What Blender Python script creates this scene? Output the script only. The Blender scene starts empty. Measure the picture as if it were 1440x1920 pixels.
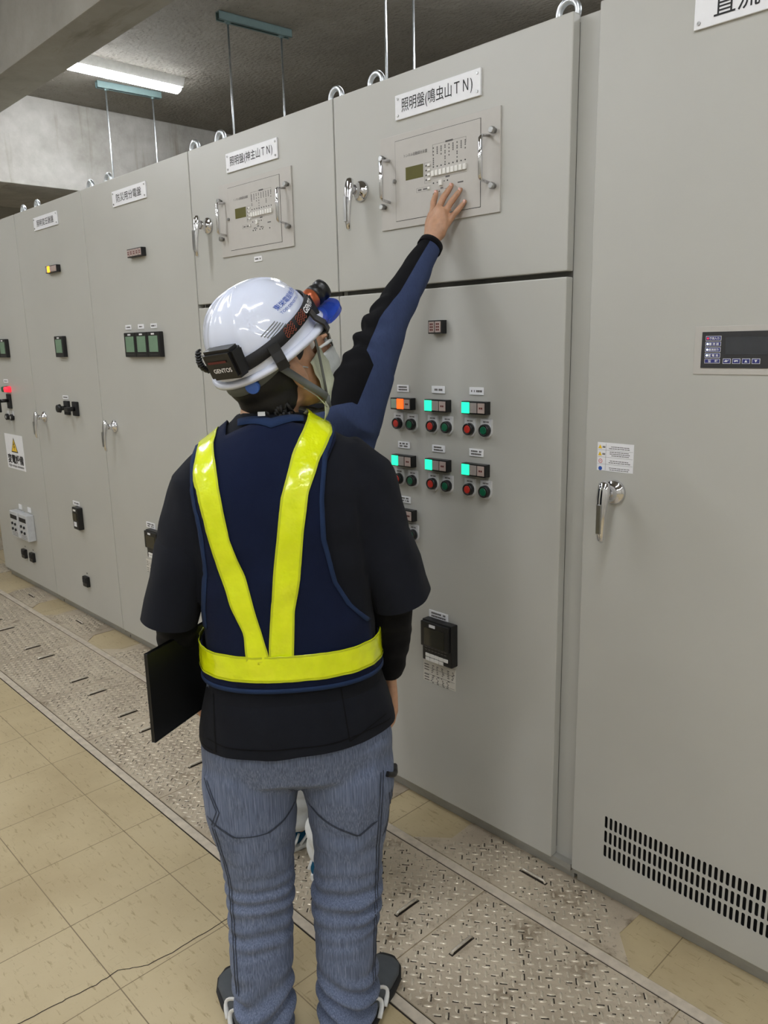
import bpy, bmesh, math, random
from mathutils import Vector, Matrix, noise
from mathutils.bvhtree import BVHTree
PI = math.pi
rnd = random.Random(7)
SC = bpy.context.scene
COL = SC.collection

# ------------------------------------------------------------------ camera, world, exposure
cam_d = bpy.data.cameras.new('camera')
cam = bpy.data.objects.new('camera', cam_d); COL.objects.link(cam)
CAM_POS = Vector((0.0, -1.738, 1.5535))
R_ = Vector((0.69508736, 0.71860704, -0.02138898))
D_ = Vector((0.13873352, -0.16326617, -0.97677898))
F_ = Vector((-0.70541234, 0.67597935, -0.21317914))
cam.matrix_world = Matrix(((R_.x, -D_.x, -F_.x, CAM_POS.x), (R_.y, -D_.y, -F_.y, CAM_POS.y),
                           (R_.z, -D_.z, -F_.z, CAM_POS.z), (0, 0, 0, 1)))
cam_d.sensor_fit = 'VERTICAL'; cam_d.sensor_height = 24.0
cam_d.lens = 24.0 * 1460.0 / 1920.0
cam_d.clip_start = 0.05; cam_d.clip_end = 60
SC.camera = cam
w = bpy.data.worlds.new('world'); SC.world = w; w.use_nodes = True
w.node_tree.nodes['Background'].inputs[0].default_value = (0.9, 0.95, 1.0, 1)
w.node_tree.nodes['Background'].inputs[1].default_value = 0.02
SC.view_settings.view_transform = 'Standard'; SC.view_settings.look = 'None'
SC.view_settings.gamma = 1.0; SC.view_settings.use_curve_mapping = False
SC.view_settings.exposure = 0.0
LAMP_STRENGTH = 64.0
CEIL = 3.3

# ------------------------------------------------------------------ materials
def srgb(r, g, b):
    f = lambda c: (c/255/12.92) if c/255 <= .04045 else ((c/255+.055)/1.055)**2.4
    return (f(r), f(g), f(b), 1)
class NT:
    def __init__(s, name):
        s.m = bpy.data.materials.new(name); s.m.use_nodes = True
        s.t = s.m.node_tree; s.n = s.t.nodes; s.l = s.t.links
        s.bsdf = s.n['Principled BSDF']
    def node(s, typ, **kw):
        n = s.n.new(typ)
        for k, v in kw.items(): setattr(n, k, v)
        return n
    def link(s, a, b): s.l.new(a, b)
    def pos(s):
        g = s.node('ShaderNodeNewGeometry'); return g.outputs['Position']
    def math(s, op, a, b=None, c=None):
        n = s.node('ShaderNodeMath', operation=op)
        for i, v in enumerate((a, b, c)):
            if v is None: continue
            if isinstance(v, (int, float)): n.inputs[i].default_value = v
            else: s.link(v, n.inputs[i])
        return n.outputs[0]
    def mapping(s, vec, scale=(1, 1, 1), rot=(0, 0, 0), loc=(0, 0, 0)):
        n = s.node('ShaderNodeMapping'); s.link(vec, n.inputs[0])
        n.inputs['Scale'].default_value = scale; n.inputs['Rotation'].default_value = rot
        n.inputs['Location'].default_value = loc
        return n.outputs[0]
    def noise(s, vec, scale, detail=4, rough=.55):
        n = s.node('ShaderNodeTexNoise'); s.link(vec, n.inputs['Vector'])
        n.inputs['Scale'].default_value = scale; n.inputs['Detail'].default_value = detail
        n.inputs['Roughness'].default_value = rough
        return n.outputs['Fac']
    def ramp(s, fac, stops):
        n = s.node('ShaderNodeValToRGB'); s.link(fac, n.inputs[0])
        e = n.color_ramp.elements
        while len(e) < len(stops): e.new(.5)
        for k, (p, c) in enumerate(stops):
            e[k].position = p; e[k].color = c if len(c) == 4 else (*c, 1)
        return n.outputs[0]
    def mix(s, fac, a, b, mode='MIX'):
        n = s.node('ShaderNodeMix', data_type='RGBA', blend_type=mode)
        for k, v in ((0, fac), (6, a), (7, b)):
            if isinstance(v, (int, float)): n.inputs[k].default_value = v
            elif isinstance(v, tuple): n.inputs[k].default_value = v
            else: s.link(v, n.inputs[k])
        return n.outputs[2]
    def bump(s, h, dist=.001, strength=1.0):
        n = s.node('ShaderNodeBump'); s.link(h, n.inputs['Height'])
        n.inputs['Distance'].default_value = dist; n.inputs['Strength'].default_value = strength
        s.link(n.outputs[0], s.bsdf.inputs['Normal'])
    def base(s, c):
        if isinstance(c, tuple): s.bsdf.inputs['Base Color'].default_value = c
        else: s.link(c, s.bsdf.inputs['Base Color'])
    def set(s, **kw):
        for k, v in kw.items():
            i = s.bsdf.inputs[k.replace('_', ' ')]
            if hasattr(v, 'links') or hasattr(v, 'is_linked'): s.link(v, i)
            else: i.default_value = v
def plain(name, rgb, rough=.5, metal=0, var=.06, scale=40, **kw):
    t = NT(name); c = srgb(*rgb)
    n = t.noise(t.pos(), scale)
    lo = tuple(v*(1-var) for v in c[:3])+(1,); hi = tuple(min(1, v*(1+var)) for v in c[:3])+(1,)
    t.base(t.ramp(n, [(.3, lo), (.7, hi)]))
    t.set(Roughness=rough, Metallic=metal, **kw)
    return t.m
def emit(name, rgb, strength):
    t = NT(name); t.base(srgb(*rgb)); t.set(Emission_Color=srgb(*rgb), Emission_Strength=strength, Roughness=.3); return t.m
M = {}
def cab_paint():
    t = NT('cabinet_paint'); p = t.pos()
    n1 = t.noise(p, 3, 3); n2 = t.noise(p, 900, 2)
    t.base(t.ramp(n1, [(.3, srgb(182, 181, 174)), (.7, srgb(186, 185, 178))]))
    t.set(Roughness=.36); t.bump(n2, .0004, .5); return t.m
M['paint'] = cab_paint()
M['paint_panel'] = plain('panel_paint', (187, 183, 176), .45, var=.02)
M['plinth'] = plain('plinth_grey', (150, 148, 140), .45)
M['seal'] = plain('grey_rubber_seal', (84, 82, 77), .7)
M['chrome'] = plain('chrome', (225, 225, 228), .08, 1, var=.02)
M['zinc'] = plain('zinc_steel', (212, 216, 218), .38, 1, var=.12, scale=90)
M['steel'] = plain('brushed_steel', (170, 170, 168), .3, 1)
M['white'] = plain('white_plate', (236, 236, 238), .35, var=.02)
M['whitekey'] = plain('white_key', (232, 230, 224), .4, var=.02)
M['ink'] = plain('black_ink', (22, 22, 24), .6)
M['greyink'] = plain('grey_ink', (92, 88, 86), .6)
M['black'] = plain('black_plastic', (20, 20, 21), .38)
M['blackm'] = plain('matt_black', (26, 26, 28), .7)
M['dark'] = plain('dark_interior', (10, 10, 10), .9)
M['lcd'] = plain('olive_display', (84, 80, 4), .6)
M['glassdark'] = plain('dark_glass', (46, 44, 34), .08)
M['screengrey'] = plain('grey_screen', (60, 62, 66), .25)
M['meterglass'] = plain('green_meter_glass', (112, 140, 116), .3, var=.1, scale=12)
M['lens_off'] = plain('lamp_window_pinkish', (178, 160, 152), .4)
M['lens_grey'] = plain('lamp_window_grey', (158, 150, 145), .4)
M['lens_green'] = plain('lamp_window_greenish', (152, 170, 152), .4)
M['lens_on_green'] = emit('lit_green', (40, 236, 176), 1.25)
M['lens_on_red'] = emit('lit_orange_red', (255, 96, 30), 1.3)
M['lens_on_amber'] = emit('lit_amber', (255, 175, 40), 2.0)
M['lens_on_pink'] = emit('lit_red', (255, 50, 70), .8)
M['led_white'] = emit('lit_led', (235, 255, 225), 2.5)
M['btnred'] = plain('red_button', (188, 48, 38), .4)
M['btngreen'] = plain('green_button', (12, 92, 62), .4)
M['collar'] = plain('light_grey_collar', (206, 206, 206), .35)
M['yellow'] = plain('warning_yellow', (238, 196, 30), .4)
M['blueink'] = plain('blue_ink', (40, 84, 176), .5)
M['navykey'] = plain('navy_key', (52, 56, 120), .4)
M['dispblack'] = plain('charcoal_panel', (52, 52, 54), .3)
M['redink'] = plain('red_ink', (200, 40, 40), .5)
M['strut'] = plain('green_grey_strut', (86, 106, 104), .45)
M['lampbody'] = plain('lamp_white', (235, 235, 232), .4)
M['relay'] = plain('clear_grey_relay', (196, 198, 200), .2)
def lampglow():
    t = NT('lamp_diffuser'); t.base((1, 1, 1, 1)); t.set(Emission_Color=(.945, .975, 1.025, 1), Emission_Strength=LAMP_STRENGTH); return t.m
M['lamp'] = lampglow()
def concrete(name, a, b, c, rough_ceiling=False):
    t = NT(name); p = t.pos()
    big = t.noise(p, 1.3, 6, .65); mid = t.noise(t.mapping(p, (1, 1, 1)), 9, 5, .6)
    col = t.ramp(t.math('ADD', t.math('MULTIPLY', big, .7), t.math('MULTIPLY', mid, .3)), [(.32, a), (.5, b), (.68, c)])
    if rough_ceiling:
        f = t.noise(p, 55, 6, .7)
        pit = t.ramp(f, [(.36, (0, 0, 0, 1)), (.5, (1, 1, 1, 1))])
        v = t.node('ShaderNodeTexVoronoi'); v.feature = 'SMOOTH_F1'; t.link(t.mapping(p, (1, 1.6, 1)), v.inputs['Vector']); v.inputs['Scale'].default_value = 34
        fl = t.ramp(t.noise(t.mapping(p, (1, 2.2, 1), (0, 0, .5)), 38, 5, .75), [(.60, (1, 1, 1, 1)), (.66, (.42, .4, .36, 1))])
        col = t.mix(1.0, col, fl, 'MULTIPLY')
        h = t.math('ADD', t.math('MULTIPLY', f, 1.0), t.math('MULTIPLY', v.outputs['Distance'], .8))
        t.bump(h, .02, 1.0)
    else:
        st = t.ramp(t.noise(t.mapping(p, (1, 5, .35)), 1.6, 4, .6), [(.60, (1, 1, 1, 1)), (.72, (.72, .69, .62, 1))])
        col = t.mix(1.0, col, st, 'MULTIPLY')
        t.bump(t.noise(p, 60, 5), .003, .6)
    t.base(col); t.set(Roughness=.9)
    return t.m
M['concrete'] = concrete('fair_faced_concrete', srgb(142, 138, 130), srgb(172, 169, 162), srgb(194, 192, 186))
M['beam'] = concrete('beam_concrete', srgb(120, 116, 108), srgb(134, 130, 121), srgb(146, 142, 133))
M['ceil'] = concrete('rough_ceiling', srgb(126, 120, 110), srgb(140, 134, 123), srgb(152, 146, 135), True)
M['wallpaint'] = plain('wall_paint', (196, 194, 186), .7, var=.03)
def vinyl():
    t = NT('vinyl_tile'); p = t.pos()
    n = t.noise(p, 2.2, 6, .6); n2 = t.noise(t.mapping(p, (9, 40, 1), (0, 0, .1)), 2.2, 5, .7)
    n3 = t.noise(p, 60, 4, .7)
    col = t.ramp(n, [(.3, srgb(178, 160, 124)), (.52, srgb(194, 177, 140)), (.72, srgb(202, 186, 150))])
    # long scuffs and small specks
    sc = t.ramp(n2, [(.57, (1, 1, 1, 1)), (.66, (.60, .55, .47, 1))])
    col = t.mix(.75, col, sc, 'MULTIPLY')
    sc2 = t.ramp(t.noise(t.mapping(p, (50, 7, 1), (0, 0, .3)), 2.5, 5, .7), [(.62, (1, 1, 1, 1)), (.70, (.5, .45, .4, 1))])
    col = t.mix(.7, col, sc2, 'MULTIPLY')
    sp = t.ramp(n3, [(.70, (1, 1, 1, 1)), (.76, (.45, .4, .34, 1))])
    col = t.mix(.6, col, sp, 'MULTIPLY')
    # tile joints, 303 mm pitch
    sx = t.node('ShaderNodeSeparateXYZ'); t.link(p, sx.inputs[0])
    def joint(v, off):
        k = t.math('ABSOLUTE', t.math('SUBTRACT', t.math('FRACT', t.math('DIVIDE', t.math('ADD', v, off), .3022)), .5))
        return t.math('GREATER_THAN', k, .4952)
    jx = joint(sx.outputs[0], 10*.3022+.14+.0022); jy = joint(sx.outputs[1], 10*.3022+.037+.1511)
    jn = t.math('MULTIPLY', t.math('MAXIMUM', jx, jy), t.math('ADD', .35, t.math('MULTIPLY', n, .7)))
    col = t.mix(jn, col, srgb(96, 78, 54))
    t.base(col); t.set(Roughness=t.math('ADD', .22, t.math('MULTIPLY', n, .3)))
    t.bump(n2, .0008, .4); return t.m
M['vinyl'] = vinyl()
def tread():
    t = NT('checker_plate'); p = t.pos()
    n = t.noise(p, 3.0, 6, .65); n2 = t.noise(p, 70, 5, .7); n3 = t.noise(p, 11, 5, .7)
    col = t.ramp(n, [(.3, srgb(170, 156, 136)), (.5, srgb(198, 184, 162)), (.7, srgb(212, 199, 176))])
    dirt = t.ramp(n2, [(.60, (1, 1, 1, 1)), (.68, srgb(96, 80, 66))])
    col = t.mix(.65, col, dirt, 'MULTIPLY')
    dirt2 = t.ramp(n3, [(.54, (1, 1, 1, 1)), (.72, srgb(150, 134, 116))])
    col = t.mix(.8, col, dirt2, 'MULTIPLY')
    t.base(col); t.set(Roughness=.38, Metallic=.2)
    t.bump(t.noise(p, 90, 4), .0012, .6); return t.m
M['tread'] = tread()
M['treadbar'] = plain('tread_highlight', (204, 193, 172), .3, .35, var=.22, scale=70)  # highlights of the raised bars, put into a lighter colour
M['brightbar'] = plain('worn_bright_steel', (214, 206, 192), .3, .6, var=.15, scale=120)
M['bar'] = plain('worn_angle_bar', (206, 194, 176), .4, .1, var=.16, scale=30)
M['gap'] = plain('dirt_shade_gap', (44, 36, 28), .9)  # dirt in joints; also the shade edges painted along the tread bars
def cloth(name, rgb, weave=1400, rough=.85, var=.12, sheen=.03):
    t = NT(name); p = t.pos(); c = srgb(*rgb)
    n = t.noise(p, 14, 5, .6); f = t.noise(p, weave, 2)
    t.base(t.ramp(n, [(.3, tuple(v*(1-var) for v in c[:3])+(1,)), (.7, tuple(min(1, v*(1+var)) for v in c[:3])+(1,))]))
    t.set(Roughness=rough, Sheen_Weight=sheen, Specular_IOR_Level=.12); t.bump(t.math('ADD', f, t.math('MULTIPLY', n, 2.0)), .0015, .5); return t.m
M['tshirt'] = cloth('charcoal_jersey', (25, 27, 34))
M['undersleeve'] = cloth('black_knit', (13, 13, 16))
M['vest'] = cloth('navy_mesh', (19, 27, 52), 700)
M['piping'] = cloth('navy_piping', (36, 52, 84))
M['jblue'] = cloth('slate_blue_cloth', (56, 67, 97), 900)
M['jblack'] = cloth('black_cloth', (15, 15, 18), 900)
def two_tone():
    t = NT('blue_and_black_cloth'); p = t.pos()
    at = t.node('ShaderNodeAttribute'); at.attribute_name = 'yoke'
    k = t.math('GREATER_THAN', at.outputs['Fac'], 0.0)
    n = t.noise(p, 14, 5, .6); st = t.noise(t.mapping(p, (300, 300, 60)), 1, 2)
    c = t.ramp(t.math('ADD', t.math('MULTIPLY', n, .6), t.math('MULTIPLY', st, .4)), [(.3, srgb(52, 62, 92)), (.7, srgb(62, 74, 106))])
    t.base(t.mix(k, c, srgb(16, 16, 19))); t.set(Roughness=.85, Specular_IOR_Level=.15); t.bump(t.noise(p, 900, 2), .001, .5); return t.m
M['jacket'] = two_tone()
M['jmesh'] = cloth('black_mesh', (32, 33, 40), 500)
M['whitecloth'] = cloth('white_cloth', (214, 216, 216), 900)
def denim():
    t = NT('grey_blue_denim'); p = t.pos()
    st = t.noise(t.mapping(p, (420, 420, 14)), 1.0, 3, .6); n = t.noise(p, 9, 4)
    c = t.ramp(st, [(.3, srgb(86, 95, 116)), (.5, srgb(106, 117, 142)), (.72, srgb(132, 142, 166))])
    c = t.mix(.6, c, t.ramp(n, [(.3, (.78, .78, .8, 1)), (.7, (1, 1, 1, 1))]), 'MULTIPLY')
    t.base(c); t.set(Roughness=.85, Sheen_Weight=.05, Specular_IOR_Level=.2); t.bump(st, .0006, .5); return t.m
M['denim'] = denim()
M['seam'] = cloth('dark_seam', (64, 70, 84))
def fluo():
    t = NT('fluorescent_yellow_pvc'); p = t.pos(); n = t.noise(p, 22, 3)
    t.base(t.ramp(n, [(.3, srgb(226, 240, 0)), (.7, srgb(240, 250, 24))]))
    t.set(Roughness=.2, Emission_Color=srgb(205, 225, 0), Emission_Strength=0.0, Coat_Weight=.6, Coat_Roughness=.1)
    t.bump(t.noise(p, 28, 3), .006, .6); return t.m
M['fluo'] = fluo()
M['fluoedge'] = plain('yellow_edge_tape', (196, 206, 20), .6)
def skin(name, rgb):
    t = NT(name); p = t.pos(); c = srgb(*rgb); n = t.noise(p, 60, 4)
    t.base(t.ramp(n, [(.3, tuple(v*.88 for v in c[:3])+(1,)), (.7, tuple(min(1, v*1.1) for v in c[:3])+(1,))]))
    t.set(Roughness=.5, Subsurface_Weight=.12, Subsurface_Radius=(.01, .004, .002), Subsurface_Scale=.5)
    t.bump(t.noise(p, 260, 3), .0006, .4); return t.m
M['skin'] = skin('skin_light_tan', (196, 152, 122))
M['skin2'] = skin('skin_tan', (186, 142, 112))
M['nail'] = plain('finger_nail', (216, 168, 156), .3)
M['hair'] = plain('black_hair', (9, 8, 8), .55, var=.4, scale=200)
M['helmet'] = plain('gloss_white_shell', (222, 228, 244), .12, var=.01, Coat_Weight=.5, Coat_Roughness=.05)
M['brim'] = plain('white_rim', (214, 218, 232), .3, var=.01)
def visor():
    t = NT('clear_blue_visor'); t.base(srgb(40, 90, 215)); t.set(Roughness=.08, Transmission_Weight=.55, IOR=1.3, Alpha=.85); return t.m
M['visor'] = visor()
M['orange'] = plain('copper_orange', (176, 92, 56), .3, .4)
M['greystrap'] = plain('grey_webbing', (104, 108, 106), .7)
M['blueknob'] = plain('blue_knob', (60, 104, 190), .4)
M['mask'] = cloth('white_mask', (232, 234, 230), 600)
M['mask2'] = cloth('pale_green_mask', (206, 212, 190), 600)
M['shoegrey'] = cloth('grey_shoe', (84, 88, 92), 800)
M['sole'] = plain('black_sole', (28, 28, 30), .7)
M['shoewhite'] = plain('white_shoe_trim', (224, 224, 222), .5)
M['shoeblue'] = cloth('teal_shoe', (20, 82, 116), 800)
M['folder'] = plain('black_folder', (17, 17, 18), .5)
M['paper'] = plain('paper', (212, 208, 198), .7, var=.02)
M['redmark'] = plain('dull_red_mark', (96, 34, 30), .6)
M['leaf_orange'] = plain('dull_orange_line', (150, 74, 50), .7)

# ------------------------------------------------------------------ mesh helpers
ORIG = {}
def tag(o, label=None, cat=None, group=None, kind=None):
    if label: o['label'] = label
    if cat: o['category'] = cat
    if group: o['group'] = group
    if kind: o['kind'] = kind
    return o
def empty(name, loc):
    o = bpy.data.objects.new(name, None); COL.objects.link(o); o.location = loc
    o.empty_display_size = .05
    ORIG[o] = Vector(loc); return o
class MB:
    def __init__(s): s.bm = bmesh.new(); s.mi = 0
    def _start(s): s.bm.faces.ensure_lookup_table(); s._n = len(s.bm.faces)
    def mark(s, k):      # later faces get material slot k
        s.mi = k; return s
    def face(s, vs):
        try:
            f = s.bm.faces.new(vs); f.material_index = s.mi; return f
        except ValueError: return None
    def box(s, x0, x1, y0, y1, z0, z1, bev=0, mat=None):
        t = bmesh.new()
        bmesh.ops.create_cube(t, size=1)
        for v in t.verts:
            v.co = Vector(((x0+x1)/2+v.co.x*(x1-x0), (y0+y1)/2+v.co.y*(y1-y0), (z0+z1)/2+v.co.z*(z1-z0)))
        if bev: bmesh.ops.bevel(t, geom=list(t.edges), offset=bev, segments=2, affect='EDGES', profile=.6)
        s.add(t, mat); return s
    def add(s, t, mat=None, free=True):
        t.verts.index_update()
        vs = [s.bm.verts.new(mat @ v.co if mat else v.co) for v in t.verts]
        for f in t.faces:
            g = s.face([vs[v.index] for v in f.verts])
            if g: g.smooth = f.smooth
        if free: t.free()
        return s
    def cyl(s, p0, p1, r0, r1=None, n=20, caps=True, smooth=True):
        return s.loft([(p0, r0), (p1, r0 if r1 is None else r1)], n=n, caps=caps, smooth=smooth)
    def loft(s, path, n=16, caps=True, smooth=True, up=None):
        # path: (point, radius) or (point, ru, rv)
        pts = [Vector(p[0]) for p in path]; rings = []
        prev = None
        for i, p in enumerate(pts):
            t = (pts[min(i+1, len(pts)-1)]-pts[max(i-1, 0)])
            if t.length < 1e-9: t = Vector((0, 0, 1))
            t.normalize()
            if prev is None:
                u = Vector(up) if up is not None else (Vector((0, 0, 1)) if abs(t.z) < .9 else Vector((1, 0, 0)))
            else: u = prev
            u = (u-t*u.dot(t)).normalized(); v = t.cross(u); prev = u
            ru = path[i][1]; rv = path[i][2] if len(path[i]) > 2 else ru
            rings.append([s.bm.verts.new(p+u*ru*math.cos(2*PI*k/n)+v*rv*math.sin(2*PI*k/n)) for k in range(n)])
        s.skin(rings, caps, smooth); return s
    def skin(s, rings, caps=True, smooth=True, closed=True):
        n = len(rings[0])
        for a, b in zip(rings, rings[1:]):
            for k in range(n if closed else n-1):
                f = s.face([a[k], a[(k+1) % n], b[(k+1) % n], b[k]])
                if f: f.smooth = smooth
        if caps:
            f = s.face(list(reversed(rings[0]))); g = s.face(rings[-1])
    def ring_loft(s, rings, n=32, caps=True, smooth=True):
        # rings: list of lists of points
        s.skin([[s.bm.verts.new(p) for p in r] for r in rings], caps, smooth); return s
    def ellip(s, c, r, axes=None, nu=24, nv=14):
        c = Vector(c); ax = axes or (Vector((1, 0, 0)), Vector((0, 1, 0)), Vector((0, 0, 1)))
        top = s.bm.verts.new(c+ax[2]*r[2]); bot = s.bm.verts.new(c-ax[2]*r[2]); rows = []
        for j in range(1, nv):
            ph = PI*j/nv
            rows.append([s.bm.verts.new(c+ax[0]*(r[0]*math.sin(ph)*math.cos(2*PI*k/nu))+ax[1]*(r[1]*math.sin(ph)*math.sin(2*PI*k/nu))+ax[2]*(r[2]*math.cos(ph))) for k in range(nu)])
        for k in range(nu):
            f = s.face([top, rows[0][k], rows[0][(k+1) % nu]]); f.smooth = True
            f = s.face([bot, rows[-1][(k+1) % nu], rows[-1][k]]); f.smooth = True
        for a, b in zip(rows, rows[1:]):
            for k in range(nu):
                f = s.face([a[k], b[k], b[(k+1) % nu], a[(k+1) % nu]]); f.smooth = True
        return s
    def revolve(s, c, axis, prof, n=24):
        # prof: (height along axis, radius)
        c = Vector(c); ax = Vector(axis).normalized(); u = Vector((0, 0, 1)) if abs(ax.z) < .9 else Vector((1, 0, 0)); u = (u-ax*u.dot(ax)).normalized(); v = ax.cross(u)
        s.skin([[s.bm.verts.new(c+ax*h+(u*math.cos(2*PI*k/n)+v*math.sin(2*PI*k/n))*r) for k in range(n)] for h, r in prof], True, True); return s
    def torus(s, c, ax_u, ax_v, R, r, n=28, m=10):
        c = Vector(c); u = Vector(ax_u).normalized(); v = Vector(ax_v).normalized(); nn = u.cross(v)
        rings = []
        for k in range(n):
            a = 2*PI*k/n; d = u*math.cos(a)+v*math.sin(a)
            rings.append([s.bm.verts.new(c+d*(R+r*math.cos(2*PI*j/m))+nn*(r*math.sin(2*PI*j/m))) for j in range(m)])
        rings.append(rings[0]); s.skin(rings, False, True); return s
    def prism(s, poly, z0, z1):
        a = [s.bm.verts.new((x, y, z0)) for x, y in poly]; b = [s.bm.verts.new((x, y, z1)) for x, y in poly]
        s.face(b); s.face(list(reversed(a)))
        for i in range(len(poly)):
            j = (i+1) % len(poly); s.face([a[i], a[j], b[j], b[i]])
        return s
    def grid(s, rows, smooth=True):
        vr = [[s.bm.verts.new(p) if p is not None else None for p in r] for r in rows]
        for a, b in zip(vr, vr[1:]):
            for k in range(len(a)-1):
                q = [a[k], a[k+1], b[k+1], b[k]]
                if any(x is None for x in q): continue
                f = s.face(q)
                if f: f.smooth = smooth
        return s
    def build(s, name, mat, parent=None, fixn=True):
        if fixn: bmesh.ops.recalc_face_normals(s.bm, faces=list(s.bm.faces))
        me = bpy.data.meshes.new(name); s.bm.to_mesh(me); s.bm.free()
        return link_mesh(name, me, mat, parent)
def link_mesh(name, me, mat, parent=None, origin=None):
    for m in (mat if isinstance(mat, (list, tuple)) else [mat]): me.materials.append(M[m] if isinstance(m, str) else m)
    o = bpy.data.objects.new(name, me); COL.objects.link(o)
    off = Vector((0, 0, 0))
    if parent is not None: off = ORIG[parent]; o.parent = parent
    elif origin is not None: off = Vector(origin); o.location = off
    else:
        if len(me.vertices):
            xs = [v.co for v in me.vertices]
            off = Vector(((min(v.x for v in xs)+max(v.x for v in xs))/2, (min(v.y for v in xs)+max(v.y for v in xs))/2, min(v.z for v in xs)))
            o.location = off
    ORIG[o] = off
    me.transform(Matrix.Translation(-off)); return o
def struct(name, mb, mat):
    o = mb.build(name, mat); o['kind'] = 'structure'; return o
DG = lambda: bpy.context.evaluated_depsgraph_get()
def remesh(mb, voxel=.006, smooth=6, factor=.5):
    me = bpy.data.meshes.new('t'); bmesh.ops.recalc_face_normals(mb.bm, faces=list(mb.bm.faces)); mb.bm.to_mesh(me); mb.bm.free()
    o = bpy.data.objects.new('t', me); COL.objects.link(o)
    r = o.modifiers.new('r', 'REMESH'); r.mode = 'VOXEL'; r.voxel_size = voxel; r.use_smooth_shade = True
    if smooth:
        k = o.modifiers.new('s', 'SMOOTH'); k.iterations = smooth; k.factor = factor
    out = bpy.data.meshes.new_from_object(o.evaluated_get(DG()))
    bpy.data.objects.remove(o); bpy.data.meshes.remove(me)
    for p in out.polygons: p.use_smooth = True
    return out
def solidify(me, thick, offset=-1.0):
    o = bpy.data.objects.new('t', me); COL.objects.link(o)
    k = o.modifiers.new('s', 'SOLIDIFY'); k.thickness = thick; k.offset = offset
    out = bpy.data.meshes.new_from_object(o.evaluated_get(DG())); bpy.data.objects.remove(o)
    return out
def mb_mesh(mb):
    bmesh.ops.recalc_face_normals(mb.bm, faces=list(mb.bm.faces))
    me = bpy.data.meshes.new('t'); mb.bm.to_mesh(me); mb.bm.free(); return me
def bvh_of(me):
    return BVHTree.FromPolygons([v.co.copy() for v in me.vertices], [tuple(p.vertices) for p in me.polygons])
def text_bm(body, bold=0.0):
    cu = bpy.data.curves.new('t', 'FONT'); cu.body = body; cu.resolution_u = 3; cu.offset = bold
    o = bpy.data.objects.new('t', cu); COL.objects.link(o)
    me = bpy.data.meshes.new_from_object(o.evaluated_get(DG()))
    bpy.data.objects.remove(o)
    b = bmesh.new(); b.from_mesh(me); bpy.data.meshes.remove(me); return b
def text_fit(mb, body, place, wid, hei, bold=0.0):
    """lettering fitted into wid x hei; place(u, v) gives the point, u along the line and v up, both from the centre"""
    t = text_bm(body, bold)
    xs = [v.co.x for v in t.verts]; ys = [v.co.y for v in t.verts]
    x0, x1, y0, y1 = min(xs), max(xs), min(ys), max(ys)
    for v in t.verts:
        v.co = place(((v.co.x-x0)/(x1-x0)-.5)*wid, ((v.co.y-y0)/(y1-y0)-.5)*hei)
    mb.add(t); return mb
def on_front(cx, cz, d):
    return lambda u, v: Vector((cx+u, -d, cz+v))
def copy_tree(o, parent=None, loc=None):
    c = o.copy(); COL.objects.link(c)
    ORIG[c] = ORIG[o]
    if parent: c.parent = parent
    if loc is not None: c.location = loc
    for ch in list(o.children): copy_tree(ch, c)
    return c

# ------------------------------------------------------------------ the room
XL, XR, YF, YB = -8.05, 3.2, -4.6, 3.2
fl = MB()
fl.box(XL-.2, XR+.2, YF-.2, YB+.2, -.12, 0)
fl.mark(1)
crack = [(-1.76, -1.46), (-1.734, -1.343), (-1.725, -1.299), (-1.719, -1.222), (-1.716, -1.187), (-1.709, -1.133), (-1.712, -1.073), (-1.693, -1.042), (-1.674, -1.010), (-1.667, -.945), (-1.669, -.883), (-1.667, -.814), (-1.672, -.764), (-1.665, -.70), (-1.668, -.655)]
fine = []
for (a, b) in zip(crack, crack[1:]):
    for k in range(4):
        f = k/4; fine.append((a[0]+(b[0]-a[0])*f+rnd.uniform(-.002, .002), a[1]+(b[1]-a[1])*f))
fine.append(crack[-1])
fl.grid([[Vector((x-.0014, y, .0006)), Vector((x+.0014, y, .0006))] for x, y in fine], False)
struct('floor', fl, ['vinyl', 'gap'])
struct('ceiling', MB().box(XL-.2, XR+.2, YF-.2, YB+.2, CEIL, CEIL+.2), 'ceil')
struct('wall_left', MB().box(XL-.2, XL, YF-.2, YB+.2, -.1, CEIL+.1), 'wallpaint')
struct('wall_right', MB().box(XR, XR+.2, YF-.2, YB+.2, -.1, CEIL+.1), 'wallpaint')
struct('wall_back', MB().box(XL-.2, XR+.2, YB, YB+.2, -.1, CEIL+.1), 'concrete')
struct('wall_front', MB().box(XL-.2, XR+.2, YF-.2, YF, -.1, CEIL+.1), 'wallpaint')
struct('baseboard_left', MB().box(XL, XL+.012, YF, YB, 0, .08, .003), 'blackm')
# drop beam along the row of cabinets and a deep cross beam past their far end
struct('trim_1', MB().box(-6.02, XR, -.13, .095, 2.9, CEIL, .006), 'beam')
struct('trim_2', MB().box(-7.05, -6.0, YF, YB, 2.71, CEIL, .008).box(-6.03, -5.99, YF, YB, 2.70, 2.735, .004), 'concrete')
# angle bars that frame the floor trench
struct('trim_3', MB().box(-5.75, 2.4, -.186, -.156, -.02, .0035, .001).mark(1).box(-5.75, 2.4, -.190, -.186, -.02, .0008).box(-5.75, 2.4, -.156, -.1535, -.02, .0008), ['bar', 'gap'])
struct('trim_4', MB().box(-5.75, 2.4, -.652, -.625, -.02, .0035, .001).mark(1).box(-5.75, 2.4, -.625, -.621, -.02, .0008).box(-5.75, 2.4, -.656, -.652, -.02, .0008), ['bar', 'gap'])

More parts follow.
